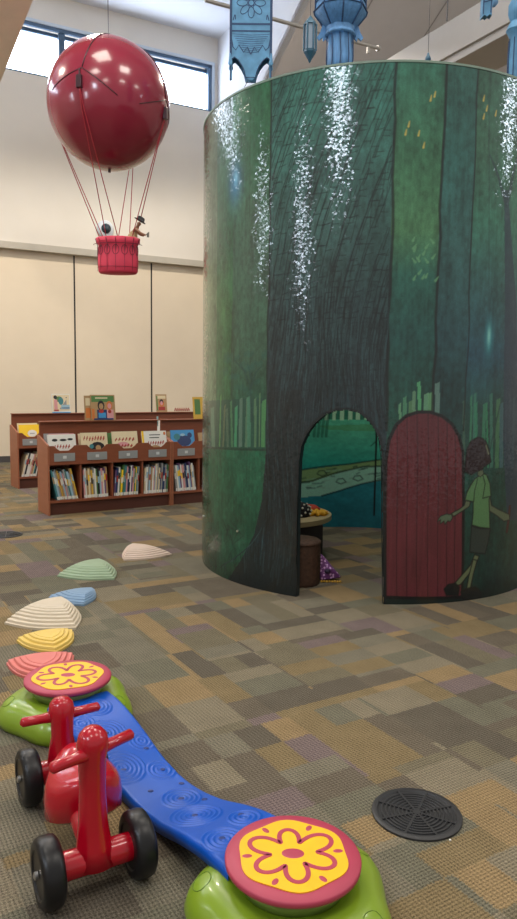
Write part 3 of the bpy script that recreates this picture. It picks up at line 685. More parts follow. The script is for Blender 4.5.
# display books standing on the top ledges
def pos_on(o, x_px, off):
    best = min((abs((lambda p: 258.5+F*p.x/(p.y*.995-(.95-HC)*.1))(o+dS*a+qS*off)-x_px), a) for a in [i*.01 for i in range(0, 300)]); return best[1]
xa = pos_on(oA, 103.5, .30)
flat_book(oA, xa, .295, .919, .27, .27, 8, 'tan', 'picture book with two dark-haired girls standing on the front case', None,
  [('green', R_(-.46,.72,.46,.96)), ('cream', R_(-.3,.85,.2,.90)), ('navy blue', R_(-.25,.05,.15,.42)), ('sky blue', R_(-.2,.10,.1,.3)), ('pink', R_(.15,.05,.42,.42)), ('black', O_(-.08,.58,.14,.20)), ('tan', O_(-.08,.55,.09,.12)), ('red', O_(-.08,.36,.1,.08)),
   ('orange', O_(.26,.58,.12,.18)), ('pink', O_(.26,.56,.08,.11)), ('red', O_(.26,.34,.07,.07)), ('orange', R_(-.46,.05,-.36,.45)), ('navy blue', R_(-.4,.02,.4,.08))])
flat_book(oA, xa-.135, .318, .919, .12, .26, 6, 'tan', 'narrow tan book tucked behind the two girls book', None, [('orange', R_(-.4,.1,.2,.5)), ('cream', R_(-.4,.6,.2,.9))])
flat_book(oC, pos_on(oC, 60, .33), .295, .919, .24, .25, 8, 'white', 'white picture book with a child in a green coat, on the back row', None,
  [('cream', R_(-.46,.1,.46,.95)), ('green', O_(-.1,.72,.2,.15)), ('teal', O_(.0,.62,.14,.2)), ('black', O_(-.3,.82,.1,.1)), ('pink', R_(-.38,.2,-.2,.7)), ('grey', [(-.1,.2),(.3,.2),(.3,.7)]), ('pale blue', R_(.0,.2,.46,.42)), ('navy blue', R_(.05,.24,.46,.28)), ('red', R_(-.4,.1,-.15,.18)), ('navy blue', O_(.3,.8,.03,.03)), ('sky blue', R_(-.5,0,.5,.05))])
flat_book(oD, max(.1, pos_on(oD, 160.5, .33)), .295, .919, .165, .25, 8, 'tan', 'small tan picture book with a portrait, on the back row by the wall joint', None,
  [('cream', R_(-.4,.75,.4,.92)), ('orange', O_(0,.5,.25,.2)), ('black', O_(0,.58,.18,.14)), ('pink', O_(0,.5,.12,.12)), ('red', R_(-.3,.1,.3,.3)), ('green', R_(-.46,.1,-.36,.9))])
flat_book(oB, max(.08, pos_on(oB, 200, .30)), .295, .919, .18, .25, 8, 'mustard yellow', 'mustard coloured book on the front row cut off by the drum', None, [('green', R_(-.4,.2,.0,.9))])
b = MB(); a = pos_on(oD, 181, .33)
for i in range(7):
    b.tube([(i*.035-.11, .0, .004), (i*.035-.10, 0, .05), (i*.035-.08, .0, .012)], .008, 6)
o = b.build('paper_garland', BM['red'], smooth=True); p = oD+dS*(a)+qS*.32; o.location = (p.x, p.y, .923); o.rotation_euler.z = PHI; tag(o, 'crinkled red paper decoration lying on the back row ledge near the drum', 'decoration')
b = MB(); b.box((-.008, 0, 0), (.008, .01, .11)); a = pos_on(oA, 157, .30); p = oA+dS*1.343+qS*.36
o = b.build('shelf_marker', mat('pale_turquoise_plastic', (160,200,200), .4)); o.location = (p.x, p.y, .84); o.rotation_euler.z = PHI; o.parent = None
tag(o, 'pale turquoise upright marker in the gap between the two front cases', 'marker')

# ------------------------------------------------------------------ wall camera, balloon
p = W(1.78, .035, 3.905)
r = thing('security_camera', 'small white dome camera with dark lens on the far wall above the ledge', 'camera', W(1.78, .004, 3.905), WANG+PI)
b = MB(); b.M = Matrix.Rotation(-PI/2, 4, 'X')
b.lathe([(.145, .001), (.145, .02), (.13, .045), (.10, .06)], 28); b.build('housing', mat('white_plastic', (200,206,214), .35), r, smooth=True)
b = MB(); b.M = Matrix.Rotation(-PI/2, 4, 'X'); b.lathe([(.085, .055), (.08, .085), (.05, .11), (.02, .12)], 24); b.build('lens_dome', mat('smoked_dome', (40,52,62), .12), r, smooth='all')

BC = Vector((-1.628, 8.0, 4.235)); BR = .638
ball = thing('balloon_mobile', 'glossy crimson hot air balloon mobile with red basket hanging by wires', 'balloon', (BC.x, BC.y, BC.z-1.95))
o0 = Vector((0, 0, 1.95)); crim = mat('glossy_crimson_vinyl', (136,32,54), .2, coat=.35, vary=.03, bump=.03, bscale=3)
b = MB(); prof = []
for i in range(33):
    a = -PI/2+PI*i/32; prof.append((max(.001, BR*math.cos(a)), BR*1.03*math.sin(a)))
b.M = Matrix.Translation(o0); b.lathe(prof, 64); b.build('envelope', crim, ball, smooth='all')
dk = mat('dark_seam_tape', (52,16,30), .4)
tiltM = Matrix.Rotation(math.radians(9), 4, 'Y')
for k in range(4):
    az = math.radians(-104+90*k); b = MB(); pts = []
    for i in range(18):
        a = math.radians(88-i*4.6); v = Vector((math.cos(a)*math.cos(az), math.cos(a)*math.sin(az), math.sin(a)*1.03))*(BR+.002); pts.append(o0+tiltM @ v)
    b.tube(pts, .006, 6); b.build('seam', dk, ball, smooth='all')
ropem = mat('red_cord', (176,40,56), .6); BK = Vector((.085, 0, 1.95-1.385))
for k in range(4):
    az = math.radians(-104+90*k); v = tiltM @ Vector((math.cos(az), math.sin(az), -.04)); v.normalize(); pc = o0+v*(BR+.012)
    b = MB(); b.M = Matrix.Translation(pc) @ Matrix.Rotation(az, 4, 'Z'); b.box((-.02, -.028, -.07), (.022, .028, .05)); b.box((-.015, -.008, .05), (0, .008, .11)); b.build('clip', dk, ball, bevel=.005)
    for e in (-1, 1):
        az2 = az+e*.35; end = BK+Vector((.19*math.cos(az2), .10*math.sin(az2), 0))
        # follow the skin down until the straight run to the basket clears it
        pts = [pc]; g = v.copy()
        tgt = end-o0
        for i in range(60):
            cur = g*(BR+.012)
            if (tgt-cur).dot(g) > 0: break
            ax = g.cross(tgt.normalized()).normalized(); g = Matrix.Rotation(math.radians(2), 3, ax) @ g; pts.append(o0+g*(BR+.012))
        pts.append(end); b = MB(); b.tube(pts, .005, 6); b.build('cord', ropem, ball, smooth='all')
# Y shaped harness lines on the front
for az0 in (-104, -14):
    az = math.radians(az0); v = tiltM @ Vector((math.cos(az), math.sin(az), .10)); v.normalize()
    for e in (-1, 1):
        pts = []
        for i in range(8):
            f = i/7; w = Vector((math.cos(az+e*.6*f), math.sin(az+e*.6*f), +.16-.30*f)); w = (tiltM @ w).normalized(); pts.append(o0+w*(BR+.003))
        b = MB(); b.tube(pts, .004, 6); b.build('harness_line', dk, ball, smooth='all')
# basket: oval tub
bm_ = mat('red_basket_card', (206,52,80), .6, vary=.12, vscale=6); b = MB(); b.M = Matrix.Translation(BK+Vector((0, 0, -.36)))
def ov(t, r_, z): return 1.0+(.0 if z < .3 else .012*math.cos(9*t))
vs = []; prof = [(.195, 0), (.212, .02), (.218, .12), (.215, .22), (.208, .30), (.232, .315), (.236, .37), (.222, .375), (.205, .33), (.195, .03)]
n = 40
for i, (r_, z) in enumerate(prof):
    for j in range(n):
        t = 2*PI*j/n; q = r_*(1+(.018*math.cos(10*t) if .3 < z < .38 else 0)); vs.append((q*math.cos(t), q*.62*math.sin(t), z))
fs = [(i*n+j, i*n+(j+1) % n, (i+1)*n+(j+1) % n, (i+1)*n+j) for i in range(len(prof)-1) for j in range(n)]+[tuple(range(n))[::-1], tuple((len(prof)-1)*n+j for j in range(n))]
b.add(vs, fs); bk = b.build('basket', bm_, ball, smooth='all')
b = MB(); b.M = Matrix.Translation(BK+Vector((0, 0, -.36)))
inkr = mat('dark_red_ink', (96,22,44), .6)
def onb(t, z, e=.004): r_ = (.216+e) if z < .3 else (.240+e); return (r_*math.cos(t), r_*.62*math.sin(t), z)
for k in range(7):
    t = PI+.25+k*(PI-.5)/6
    b.tube([onb(t, .29), onb(t, .02)], .0022, 5)
    b.tube([onb(t+.16*math.cos(a), .235+.05*math.sin(a)) for a in [2*PI*i/12 for i in range(13)]], .003, 5)
    b.tube([onb(t, .36), onb(t+.03, .285), onb(t, .22)], .004, 5)
b.tube([onb(PI+k*PI/24, .30, .02) for k in range(25)], .003, 5); b.tube([onb(PI+k*PI/24, .06) for k in range(25)], .002, 5)
b.build('basket_lacing', inkr, bk)
b = MB(); b.tube([o0+Vector((0, 0, BR*1.03-.01)), o0+Vector((0, 0, BR*1.03+.05))], .02, 10); b.build('top_cap', dk, ball, smooth=True)
b = MB(); b.tube([o0+Vector((0, 0, -BR*1.03-.03)), o0+Vector((0, 0, -BR*1.03+.02))], .015, 8); b.build('bottom_knob', dk, ball, smooth=True)
wirem = mat('thin_dark_wire', (70,68,70), .5, metal=.3)
for e in (0, .03):
    b = MB(); b.tube([o0+Vector((0, 0, BR*1.03+.05)), o0+Vector((-e, 0, 3.45))], .0025, 5); b.build('hanging_wire', wirem, ball)

# doll leaning out of the basket
dp0 = Vector((BC.x+.085+.13, BC.y-.01, BC.z-1.95+BK.z-.04))
doll = thing('traveller_doll', 'little doll in a dark hat and tan coat leaning out over the basket rim', 'doll', dp0)
def skinned(name, verts, edges, radii, m, parent, sub=2):
    me = bpy.data.meshes.new(name); me.from_pydata(verts, edges, []); me.materials.append(m); o = bpy.data.objects.new(name, me); COL.objects.link(o); o.parent = parent
    md = o.modifiers.new('skin', 'SKIN'); md.use_smooth_shade = True
    for i, r_ in enumerate(radii): me.skin_vertices[0].data[i].radius = (r_, r_)
    me.skin_vertices[0].data[0].use_root = True
    s = o.modifiers.new('subdivision', 'SUBSURF'); s.levels = sub; s.render_levels = sub; return o
sk = mat('doll_skin', (150,104,80), .6)
me_v = [(0,0,-.02), (.02,0,.05), (.05,0,.12), (.075,0,.165), (.09,0,.19), (.11,0,.225), (.075,-.045,.14), (.12,-.05,.10), (.165,-.03,.085), (.18,-.03,.08), (.06,.045,.14), (.11,.05,.10), (.15,.04,.09)]
me_e = [(0,1),(1,2),(2,3),(3,4),(4,5),(2,6),(6,7),(7,8),(8,9),(2,10),(10,11),(11,12)]
skinned('body', me_v, me_e, [.035,.036,.034,.018,.016,.036,.018,.014,.011,.012,.018,.014,.012], sk, doll)
b = MB(); b.M = Matrix.Rotation(.4, 4, 'Y'); b.lathe([(.055, -.03), (.054, .02), (.05, .08), (.036, .125), (.022, .14)], 18, fn=lambda t, r_, z: 1+.08*math.cos(5*t)); b.build('coat', mat('tan_coat', (176,150,112), .7), doll, smooth='all')
b = MB(); b.M = Matrix.Translation((.108, 0, .235)) @ Matrix.Rotation(.5, 4, 'Y'); b.lathe([(.064, 0), (.066, .006), (.045, .012), (.043, .03), (.034, .046), (.01, .05)], 20); b.build('hat', mat('dark_felt_hat', (50,50,52), .7), doll, smooth='all')
b = MB()
for e in (-1, 1): b.ball((.143, -.012*e, .222), .005, 8)
b.ball((.150, 0, .212), .007, 8); b.build('face', mat('doll_features', (70,36,30), .5), doll)
b = MB(); b.tube([(.185,-.03,.08), (.205,-.035,.11), (.20,-.03,.06)], .012, 6); b.build('held_spyglass', mat('grey_glove', (110,108,100), .6), doll, smooth=True)

# ------------------------------------------------------------------ blue fretwork lanterns
bl1 = mat('blue_lantern_board', (84,138,176), .6, vary=.25, vscale=12); bl2 = mat('dark_blue_ink', (28,60,98), .6); bl3 = mat('teal_lantern_board', (46,92,116), .5, vary=.2, vscale=10)
blv = mat('cobalt_lantern_board', (80,130,180), .6, vary=.25, vscale=14, stretch=(3, 3, .6))
def wire(root, p, ztop, e=0):
    b = MB(); b.tube([p, Vector((p[0]+e, p[1], ztop))], .0025, 5); b.build('hanging_wire', wirem, root)
# tall square lantern
c = atY(251, 40, 6.45); LX, LY = c.x, c.y; zb = atY(251, 80, 6.45).z; w2 = .17; zr = [atY(251, y, 6.45).z for y in (28, 34, 56, 66, 78)]
lan = thing('fretwork_lantern', 'tall square blue lantern with carved flower panel and scalloped foot', 'lantern', (LX, LY, zb), 0, None)
def zz(y): return atY(251, y, 6.45).z-zb
side = [(-w2, zz(-60)), (w2, zz(-60)), (w2, zz(63)), (.135, zz(60)), (.105, zz(63)), (.075, zz(68)), (.055, zz(73)), (.04, zz(80)), (-.04, zz(80)), (-.055, zz(73)), (-.075, zz(68)), (-.105, zz(63)), (-.135, zz(60)), (-w2, zz(63))]
for k in range(4):
    Rk = Matrix.Rotation(k*PI/2, 4, 'Z')
    b = MB(); b.M = Rk @ Matrix.Translation((0, -w2, 0)) @ Matrix(((1,0,0,0),(0,0,1,0),(0,1,0,0),(0,0,0,1)))
    b.prism(side, 0, .012); pn = b.build('panel', bl1, lan)
    b = MB(); b.M = Rk @ Matrix.Translation((0, -w2-.001, 0))
    for yy, wd in ((27, .008), (34, .006), (-10, .006), (-30, .006)):
        b.box((-w2, -.006, zz(yy)-wd), (w2, 0, zz(yy)+wd))
    fc = (0, zz(6))
    for q in range(8):
        a = q*PI/4; pts = []
        for i in range(13):
            u_ = 2*PI*i/12; rr = .075+.045*math.cos(u_); tt = .026*math.sin(u_); pts.append((fc[0]+rr*math.cos(a)-tt*math.sin(a), -.003, fc[1]+rr*math.sin(a)+tt*math.cos(a)))
        b.tube(pts, .0035, 5)
    b.tube([(.024*math.cos(2*PI*i/12), -.003, fc[1]+.024*math.sin(2*PI*i/12)) for i in range(13)], .005, 5)
    for sx in (-1, 1):
        for sz in (-1, 1):
            b.tube([(sx*(.15-.04*i/6*(1-i/12)), -.003, fc[1]+sz*(.14-.045*math.sin(i*.5))) for i in range(7)], .004, 5)
        b.tube([(sx*x_, -.003, zz(y_)) for x_, y_ in ((.165, 40), (.15, 50), (.125, 53), (.10, 48), (.06, 55), (.03, 50), (0, 57))], .005, 5)
        b.tube([(sx*(w2-.006), -.002, zz(62)), (sx*(w2-.006), -.002, zz(-60))], .006, 5)
    for i in range(9):
        y_ = 37+i*2.2; hw = .155-.012*i; b.tube([(-hw, -.002, zz(y_)), (0, -.002, zz(y_+1)), (hw, -.002, zz(y_))], .0022, 4)
    b.tube([(x_, -.002, z_) for x_, z_ in side[2:]], .005, 5)
    b.build('ink_drawing', bl2, pn)
    b = MB(); b.M = Rk; b.tube([(w2, -w2, zz(56)), (w2, -w2, zz(65))], [.010, .016], 8); b.ball((w2, -w2, zz(66)), .02, 10); b.build('corner_drop', bl1, lan, smooth=True)
b = MB(); b.ball((0, -w2+.006, zz(80)), (.034, .012, .026), 12); b.build('foot_knob', bl1, lan, smooth='all')
lan.scale = (1, .3, 1); wire(lan, Vector((0, 0, zz(-60))), zz(-60)+2.6)
b = MB(); b.tube([(0, -w2, zz(78)), (-.06, -w2+.01, zz(92))], .0025, 5); b.build('dangling_thread', wirem, lan)
# big lantern with a trunk-like column
c = atY(340, 40, 7.4); base = atY(340, 82, 7.4); S = 7.4/F
def zq(y): return atY(340, y, 7.4).z-base.z
lt = thing('column_lantern', 'large cobalt blue octagonal lantern narrowing to a ribbed column behind the drum', 'lantern', (c.x, c.y, base.z))
b = MB(); b.lathe([(12*S, zq(82)), (12.5*S, zq(60)), (11*S, zq(42)), (12.5*S, zq(36))], 28, fn=lambda t, r_, z: 1+.05*math.cos(9*t)); b.build('column', blv, lt, smooth='all')
b = MB(); b.lathe([(15*S, zq(37)), (14*S, zq(34)), (12.5*S, zq(32)), (14*S, zq(30)), (13*S, zq(27)), (15*S, zq(25))], 28); b.build('collar', blv, lt, smooth='all')
b = MB(); b.lathe([(14*S, zq(29)), (18*S, zq(24)), (24*S, zq(16)), (25*S, zq(12)), (23.5*S, zq(11)), (23.5*S, zq(-40)), (10*S, zq(-60))], 8); b.build('drum_body', blv, lt, smooth=True)
b = MB()
for k in range(8):
    a = k*PI/4; b.tube([(r_*S*math.cos(a), r_*S*math.sin(a), zq(y)) for r_, y in ((14.4, 29), (18.4, 24), (24.4, 16), (25.4, 12), (24, 10), (24, -40))], .007, 5)
    a2 = a+PI/8
    for e in (-1, 1): b.tube([((11.5+8.5*f)*S*math.cos(a2+e*.17*math.sin(PI*f)), (11.5+8.5*f)*S*math.sin(a2+e*.17*math.sin(PI*f)), zq(29-11*f)-.004) for f in [i/8 for i in range(9)]], .005, 5)
for y, r_ in ((12, 25.4), (3, 24), (-4, 24)): b.tube([(r_*S*math.cos(k*PI/4), r_*S*math.sin(k*PI/4), zq(y)) for k in range(9)], .006, 5)
for k in range(10):
    a = k*2*PI/10+.2; b.tube([(12.9*S*math.cos(a), 12.9*S*math.sin(a), zq(80)), (13.1*S*math.cos(a+.1), 13.1*S*math.sin(a+.1), zq(58)), (12.9*S*math.cos(a), 12.9*S*math.sin(a), zq(38))], .005, 5)
b.build('ink_lines', bl2, lt)
for sx in (-1, 1):
    b = MB(); b.M = Matrix(((1,0,0,0),(0,0,1,0),(0,1,0,0),(0,0,0,1)))
    b.prism([(sx*14*S, zq(27)), (sx*17*S, zq(26)), (sx*19*S, zq(33)), (sx*22*S, zq(38)), (sx*20*S, zq(41)), (sx*17*S, zq(38)), (sx*16*S, zq(42)), (sx*13*S, zq(38))], -.012, .012); b.build('leaf_bracket', blv, lt)
for sx in (-8*S, 18*S): wire(lt, Vector((sx, 0, zq(-40))), zq(-40)+2.0)
# small glass-like lantern
c = atY(310, 42, 6.9); zb = atY(310, 63, 6.9).z; S2 = 6.9/F
sl_ = thing('small_lantern', 'small slim teal lantern with pointed ends hanging between the two big blue ones', 'lantern', (c.x, c.y, zb))
def zs(y): return (63-y)*S2*1.04
b = MB(); b.lathe([(.004, 0), (2*S2, zs(60)), (6*S2, zs(54)), (6.2*S2, zs(52))], 6); b.build('foot', bl3, sl_)
b = MB(); b.lathe([(6.2*S2, zs(30)), (5*S2, zs(27)), (2*S2, zs(24)), (.004, zs(22))], 6); b.build('cap', bl3, sl_)
b = MB()
for k in range(6):
    a = k*PI/3; b.tube([(5.8*S2*math.cos(a), 5.8*S2*math.sin(a), zs(52.5)), (5.8*S2*math.cos(a), 5.8*S2*math.sin(a), zs(29.5))], .009, 6)
b.build('frame', bl3, sl_)
b = MB(); b.lathe([(4.6*S2, zs(52)), (4.6*S2, zs(30))], 6); b.build('glass', mat('pale_teal_film', (140,158,176), .3), sl_)
wire(sl_, Vector((0, 0, zs(22))), zs(22)+3.0)
# finial above the drum
c = atY(428, 60, 6.2); f_ = thing('glass_finial', 'tiny turquoise pendant on a long wire above the drum rim', 'pendant', (c.x, c.y, atY(428, 62, 6.2).z))
b = MB(); b.lathe([(.004, -.01), (.014, .0), (.024, .02), (.022, .035), (.012, .05), (.008, .065), (.002, .075)], 14); b.build('pendant_drop', bl3, f_, smooth='all')
wire(f_, Vector((0, 0, .07)), 3.4); b = MB(); b.tube([(0, 0, -.01), (0, 0, -.5)], .0015, 4); b.build('hanging_thread', wirem, f_)
b = MB(); q = atY(447, 21, 7.0); b.tube([q, q+Vector((0, 0, 2.2))], .007, 6); tag(b.build('hanging_rod', wirem), 'thin dark rod hanging beside the pale ceiling beam', 'rod')
# right edge lanterns
c = atY(486, 10, 5.6); g_ = thing('banner_lantern', 'blue banner-like lantern end with a notch, at the top right', 'lantern', (c.x, c.y, atY(486, 19, 5.6).z)); S3 = 5.6/F
b = MB(); b.M = Matrix(((1,0,0,0),(0,0,1,0),(0,1,0,0),(0,0,0,1)))
b.prism([(-4.5*S3, .16*.0+.0), (-2*S3, .015), (0, .004), (2.5*S3, .02), (4.5*S3, .01), (5.5*S3, .5), (-4*S3, .5)], -.03, .03); b.build('tail', bl1, g_)
b = MB(); b.tube([(-3.5*S3, -.032, .02), (-3.2*S3, -.032, .45)], .004, 5); b.tube([(3.5*S3, -.032, .03), (4.2*S3, -.032, .45)], .004, 5); b.tube([(-4*S3, -.032, .10), (4.8*S3, -.032, .12)], .004, 5); b.build('ink_lines', bl2, g_)
wire(g_, Vector((0, 0, .5)), 3.2)
q = atY(494, 3, 6.3); i_ = thing('tapered_lantern', 'pale blue lantern tip peeping in at the top right', 'lantern', q)
b = MB(); b.lathe([(.01, -.03), (.035, .0), (.03, .05), (.045, .10), (.045, .3)], 10); b.build('tip', mat('pale_blue_board', (110,150,190), .6), i_, smooth='all'); wire(i_, Vector((0, 0, .3)), 2.9)
c = atY(516, 50, 5.9); S4 = 5.9/F; zb = atY(516, 86, 5.9).z
h_ = thing('pillar_lantern', 'blue pillar-shaped lantern cut by the right edge of the picture', 'lantern', (c.x, c.y, zb))
def zp(y): return (86-y)*S4
b = MB(); b.lathe([(6.5*S4, zp(86)), (7*S4, zp(60)), (6.5*S4, zp(44)), (7.5*S4, zp(40)), (10*S4, zp(36)), (7.5*S4, zp(30)), (6*S4, zp(28))], 20); b.build('column', bl1, h_, smooth=True)
b = MB(); b.lathe([(6*S4, zp(28)), (9*S4, zp(22)), (9*S4, zp(14)), (5*S4, zp(6)), (3*S4, zp(2)), (2.5*S4, zp(-10))], 8); b.build('cap', bl1, h_, smooth=True)
b = MB()
for k in range(8): a = k*PI/4+.2; b.tube([(7.2*S4*math.cos(a), 7.2*S4*math.sin(a), zp(84)), (7.4*S4*math.cos(a), 7.4*S4*math.sin(a), zp(60)), (7.0*S4*math.cos(a), 7.0*S4*math.sin(a), zp(44))], .004, 5)
b.build('ink_lines', bl2, h_); wire(h_, Vector((0, 0, zp(-10))), 3.2)

# ------------------------------------------------------------------ inside the drum
oak = mat('pale_table_edge', (176,158,120), .5); dkp = mat('dark_table_panel', (40,34,32), .6)
tb = thing('play_table', 'low round play table with tan rim just inside the doorway', 'table', (.12, 5.55, 0))
b = MB(); b.lathe([(.44, .285), (.45, .29), (.45, .325), (.44, .33)], 48); b.build('tabletop', oak, tb, smooth=True)
b = MB(); b.box((-.05, -.30, 0), (.36, -.27, .284)); b.box((-.05, .2, 0), (.36, .23, .284)); b.box((.33, -.27, 0), (.36, .2, .284)); b.build('pedestal', dkp, tb)
r = thing('polka_dot_cap', 'black cap with white polka dots lying on the play table', 'hat', (.315, 5.40, .3305))
b = MB(); b.lathe([(.085, 0), (.088, .03), (.07, .075), (.03, .10), (.004, .103)], 24, fn=lambda t, r_, z: 1+.06*math.cos(5*t))
for k in range(34):
    a = k*2.4; z = .01+.0026*k; rr = .090 if z < .03 else .090*math.sqrt(max(0, 1-((z-.03)/.078)**2)); b.ball((rr*math.cos(a), rr*math.sin(a), z), .0085, 8, 1)
b.build('crown', [mat('black_cloth', (22,20,24), .8), BM['white']], r, smooth='all')
b = MB(); b.M = Matrix.Translation((.36, 5.62, .3305)); b.lathe([(.10, 0), (.11, .02), (.08, .045), (.02, .05)], 20, fn=lambda t, r_, z: 1+.2*math.cos(3*t)); tag(b.build('red_cloth', mat('red_toy_cloth', (190,60,40), .7), smooth='all'), 'crumpled red cloth on the play table behind the polka dot cap', 'cloth')
b = MB(); b.M = Matrix.Translation((.44, 5.44, .3305))
for i in range(9):
    a = 2*PI*i/9; b.tube([(0, 0, .012), (.07*math.cos(a), .06*math.sin(a), .02), (.10*math.cos(a), .085*math.sin(a), .008)], [.012, .02, .004], 8)
tag(b.build('yellow_flower_toy', mat('yellow_felt', (226,170,40), .7), smooth='all'), 'yellow felt flower toy with red centre at the table edge', 'toy')
b = MB(); b.M = Matrix.Translation((.51, 5.50, .3305)); b.ball((0, 0, .012), (.03, .03, .012), 12); tag(b.build('red_button_toy', mat('red_toy_cloth', (190,60,40)), smooth='all'), 'small red felt button beside the yellow flower toy', 'toy')
bs = thing('wicker_basket', 'dark brown woven wicker basket with domed lid beside the play table', 'basket', (.285, 4.72, 0))
def weave(t, r_, z): return 1+.045*math.sin(18*t+PI*round(z/.018))
wk = mat('brown_wicker', (74,50,36), .7, vary=.35, vscale=40, bump=.5, bscale=60)
b = MB(); b.lathe([(.125, .0)]+[(.125+.006*math.sin(i*.15), .018*i) for i in range(1, 16)]+[(.128, .275)], 54, fn=weave); b.build('basket_wall', wk, bs, smooth='all')
b = MB(); b.lathe([(.136, .272), (.138, .285), (.12, .298), (.06, .312), (.01, .316)], 54, fn=lambda t, r_, z: 1+.012*math.sin(20*t)); b.build('lid', wk, bs, smooth='all')
def spotted(name, a, c, scale):
    m = mat(name, a, .7); T = NT(m.node_tree); b_ = m.node_tree.nodes['Principled BSDF']; tc = T.n('ShaderNodeTexCoord'); vo = T.n('ShaderNodeTexVoronoi'); vo.inputs['Scale'].default_value = scale
    vo.inputs['Randomness'].default_value = .5; T.link(tc.outputs['Object'], vo.inputs['Vector']); g = T.m('LESS_THAN', vo.outputs['Distance'], .36)
    mx = T.n('ShaderNodeMix', data_type='RGBA'); T.link(g, mx.inputs[0]); mx.inputs[6].default_value = (*lin(a), 1); mx.inputs[7].default_value = (*lin(c), 1); T.link(mx.outputs[2], b_.inputs['Base Color']); return m
pu = thing('purple_beanbag', 'purple spotted triangular cloth with a dark patch on the floor beside the basket', 'beanbag', (.49, 4.80, 0))
b = MB(); tri = [(-.075, .03, .20), (.09, -.0, .015), (-.065, -.07, .012)]
mid = [((tri[0][i]+tri[1][i]+tri[2][i])/3) for i in range(3)]
vs = [tri[0], tri[1], tri[2], (mid[0]+.02, mid[1]-.035, mid[2]+.02), (-.08, .06, .01), (.03, .05, .01)]
b.add(vs, [(0,2,3),(2,1,3),(1,0,3),(0,4,2),(0,1,5),(0,5,4),(2,4,5,1)]); pb_ = b.build('cloth', spotted('purple_spotted_cloth', (112,60,120), (216,170,216), 46), pu, bevel=.01, smooth=True)
b = MB(); b.ball((-.02, -.065, .075), (.022, .012, .016), 10); b.build('dark_patch', mat('dark_purple', (36,18,48), .6), pu)
b = MB(); b.M = Matrix.Translation((-.0, -.075, 0))
for i in range(8): b.ball((-.06+i*.018, .004*(i % 2), .009), .009, 8)
b.build('gold_fringe', mat('gold_fringe', (196,150,50), .5, metal=.3), pu)
q = Vector((.52, 6.62, 0)); r = thing('wall_block', 'small black and yellow block on the floor against the inner mural', 'toy block', q)
b = MB(); b.box((-.045, -.03, 0), (.035, .02, .055)); b.build('yellow_half', mat('yellow_black_block', (150,140,50), .6), r, bevel=.004)
b = MB(); b.box((.035, -.03, 0), (.075, .02, .062)); b.build('black_half', BM['black'], r, bevel=.004)

# ------------------------------------------------------------------ stepping stones
def stone(px, R0, rot, apex, h, rgb, name, label, steps=7, asp=1.0):
    """rounded triangle with stepped terraces climbing to an off-centre peak"""
    n = 72; b = MB()
    def outline(f):
        o = []
        for i in range(n):
            t = 2*PI*i/n; r_ = 1/ (max(math.cos(t-a0) for a0 in (PI/2, PI/2+2*PI/3, PI/2+4*PI/3))**.5) * .78
            o.append((r_*math.cos(t)*R0, r_*math.sin(t)*R0*asp))
        return [(x*(1-f)+apex[0]*R0*f, y*(1-f)+apex[1]*R0*f*asp) for x, y in o]
    rings = [(0, 0), (0, .012)]; 
    for k in range(steps):
        f = .04+.66*k/steps; z = .014+(h-.014)*math.sin(PI/2*k/steps); z2 = .014+(h-.014)*math.sin(PI/2*(k+1)/steps)
        rings += [(f, z+.0), (f+.012, z+(z2-z)*.8), (f+.03, z2), (f+.05, z2)]
    rings += [(.85, h)]
    vs = []; fs = []
    for f, z in rings: vs += [(x, y, z) for x, y in outline(f)]
    for i in range(len(rings)-1):
        for j in range(n): fs.append((i*n+j, i*n+(j+1) % n, (i+1)*n+(j+1) % n, (i+1)*n+j))
    fs += [tuple(range(n))[::-1], tuple((len(rings)-1)*n+j for j in range(n))]; b.add(vs, fs)
    p = fl(*px); o = b.build('stepping_stone', mat(name, rgb, .5), smooth=True, loc=(p.x, p.y, 0), rz=math.radians(rot)); tag(o, label, 'stepping stone', 'stepping stones in a trail across the carpet'); return o
stone((143, 555), .20, -30, (-.55, .05), .065, (206,184,168), 'cream_pink_rubber', 'farthest stepping stone, pinkish cream, closest to the drum', 7)
stone((92, 574), .21, 52, (.38, .33), .072, (146,166,136), 'sage_green_rubber', 'sage green stepping stone with stepped ridges', 7)
stone((76, 599), .15, 30, (.45, .10), .048, (120,148,176), 'powder_blue_rubber', 'small powder blue stepping stone between the green and cream ones', 5)
stone((50, 620), .215, 50, (.36, .34), .088, (200,186,164), 'cream_rubber', 'large cream stepping stone touching the yellow one', 8)
stone((49, 643), .15, 28, (0, .1), .05, (216,184,92), 'soft_yellow_rubber', 'soft yellow stepping stone in front of the large cream one', 4)
stone((42, 668), .16, 20, (.0, .0), .05, (206,112,104), 'coral_pink_rubber', 'coral pink stepping stone half under the far balance pod disc', 4)

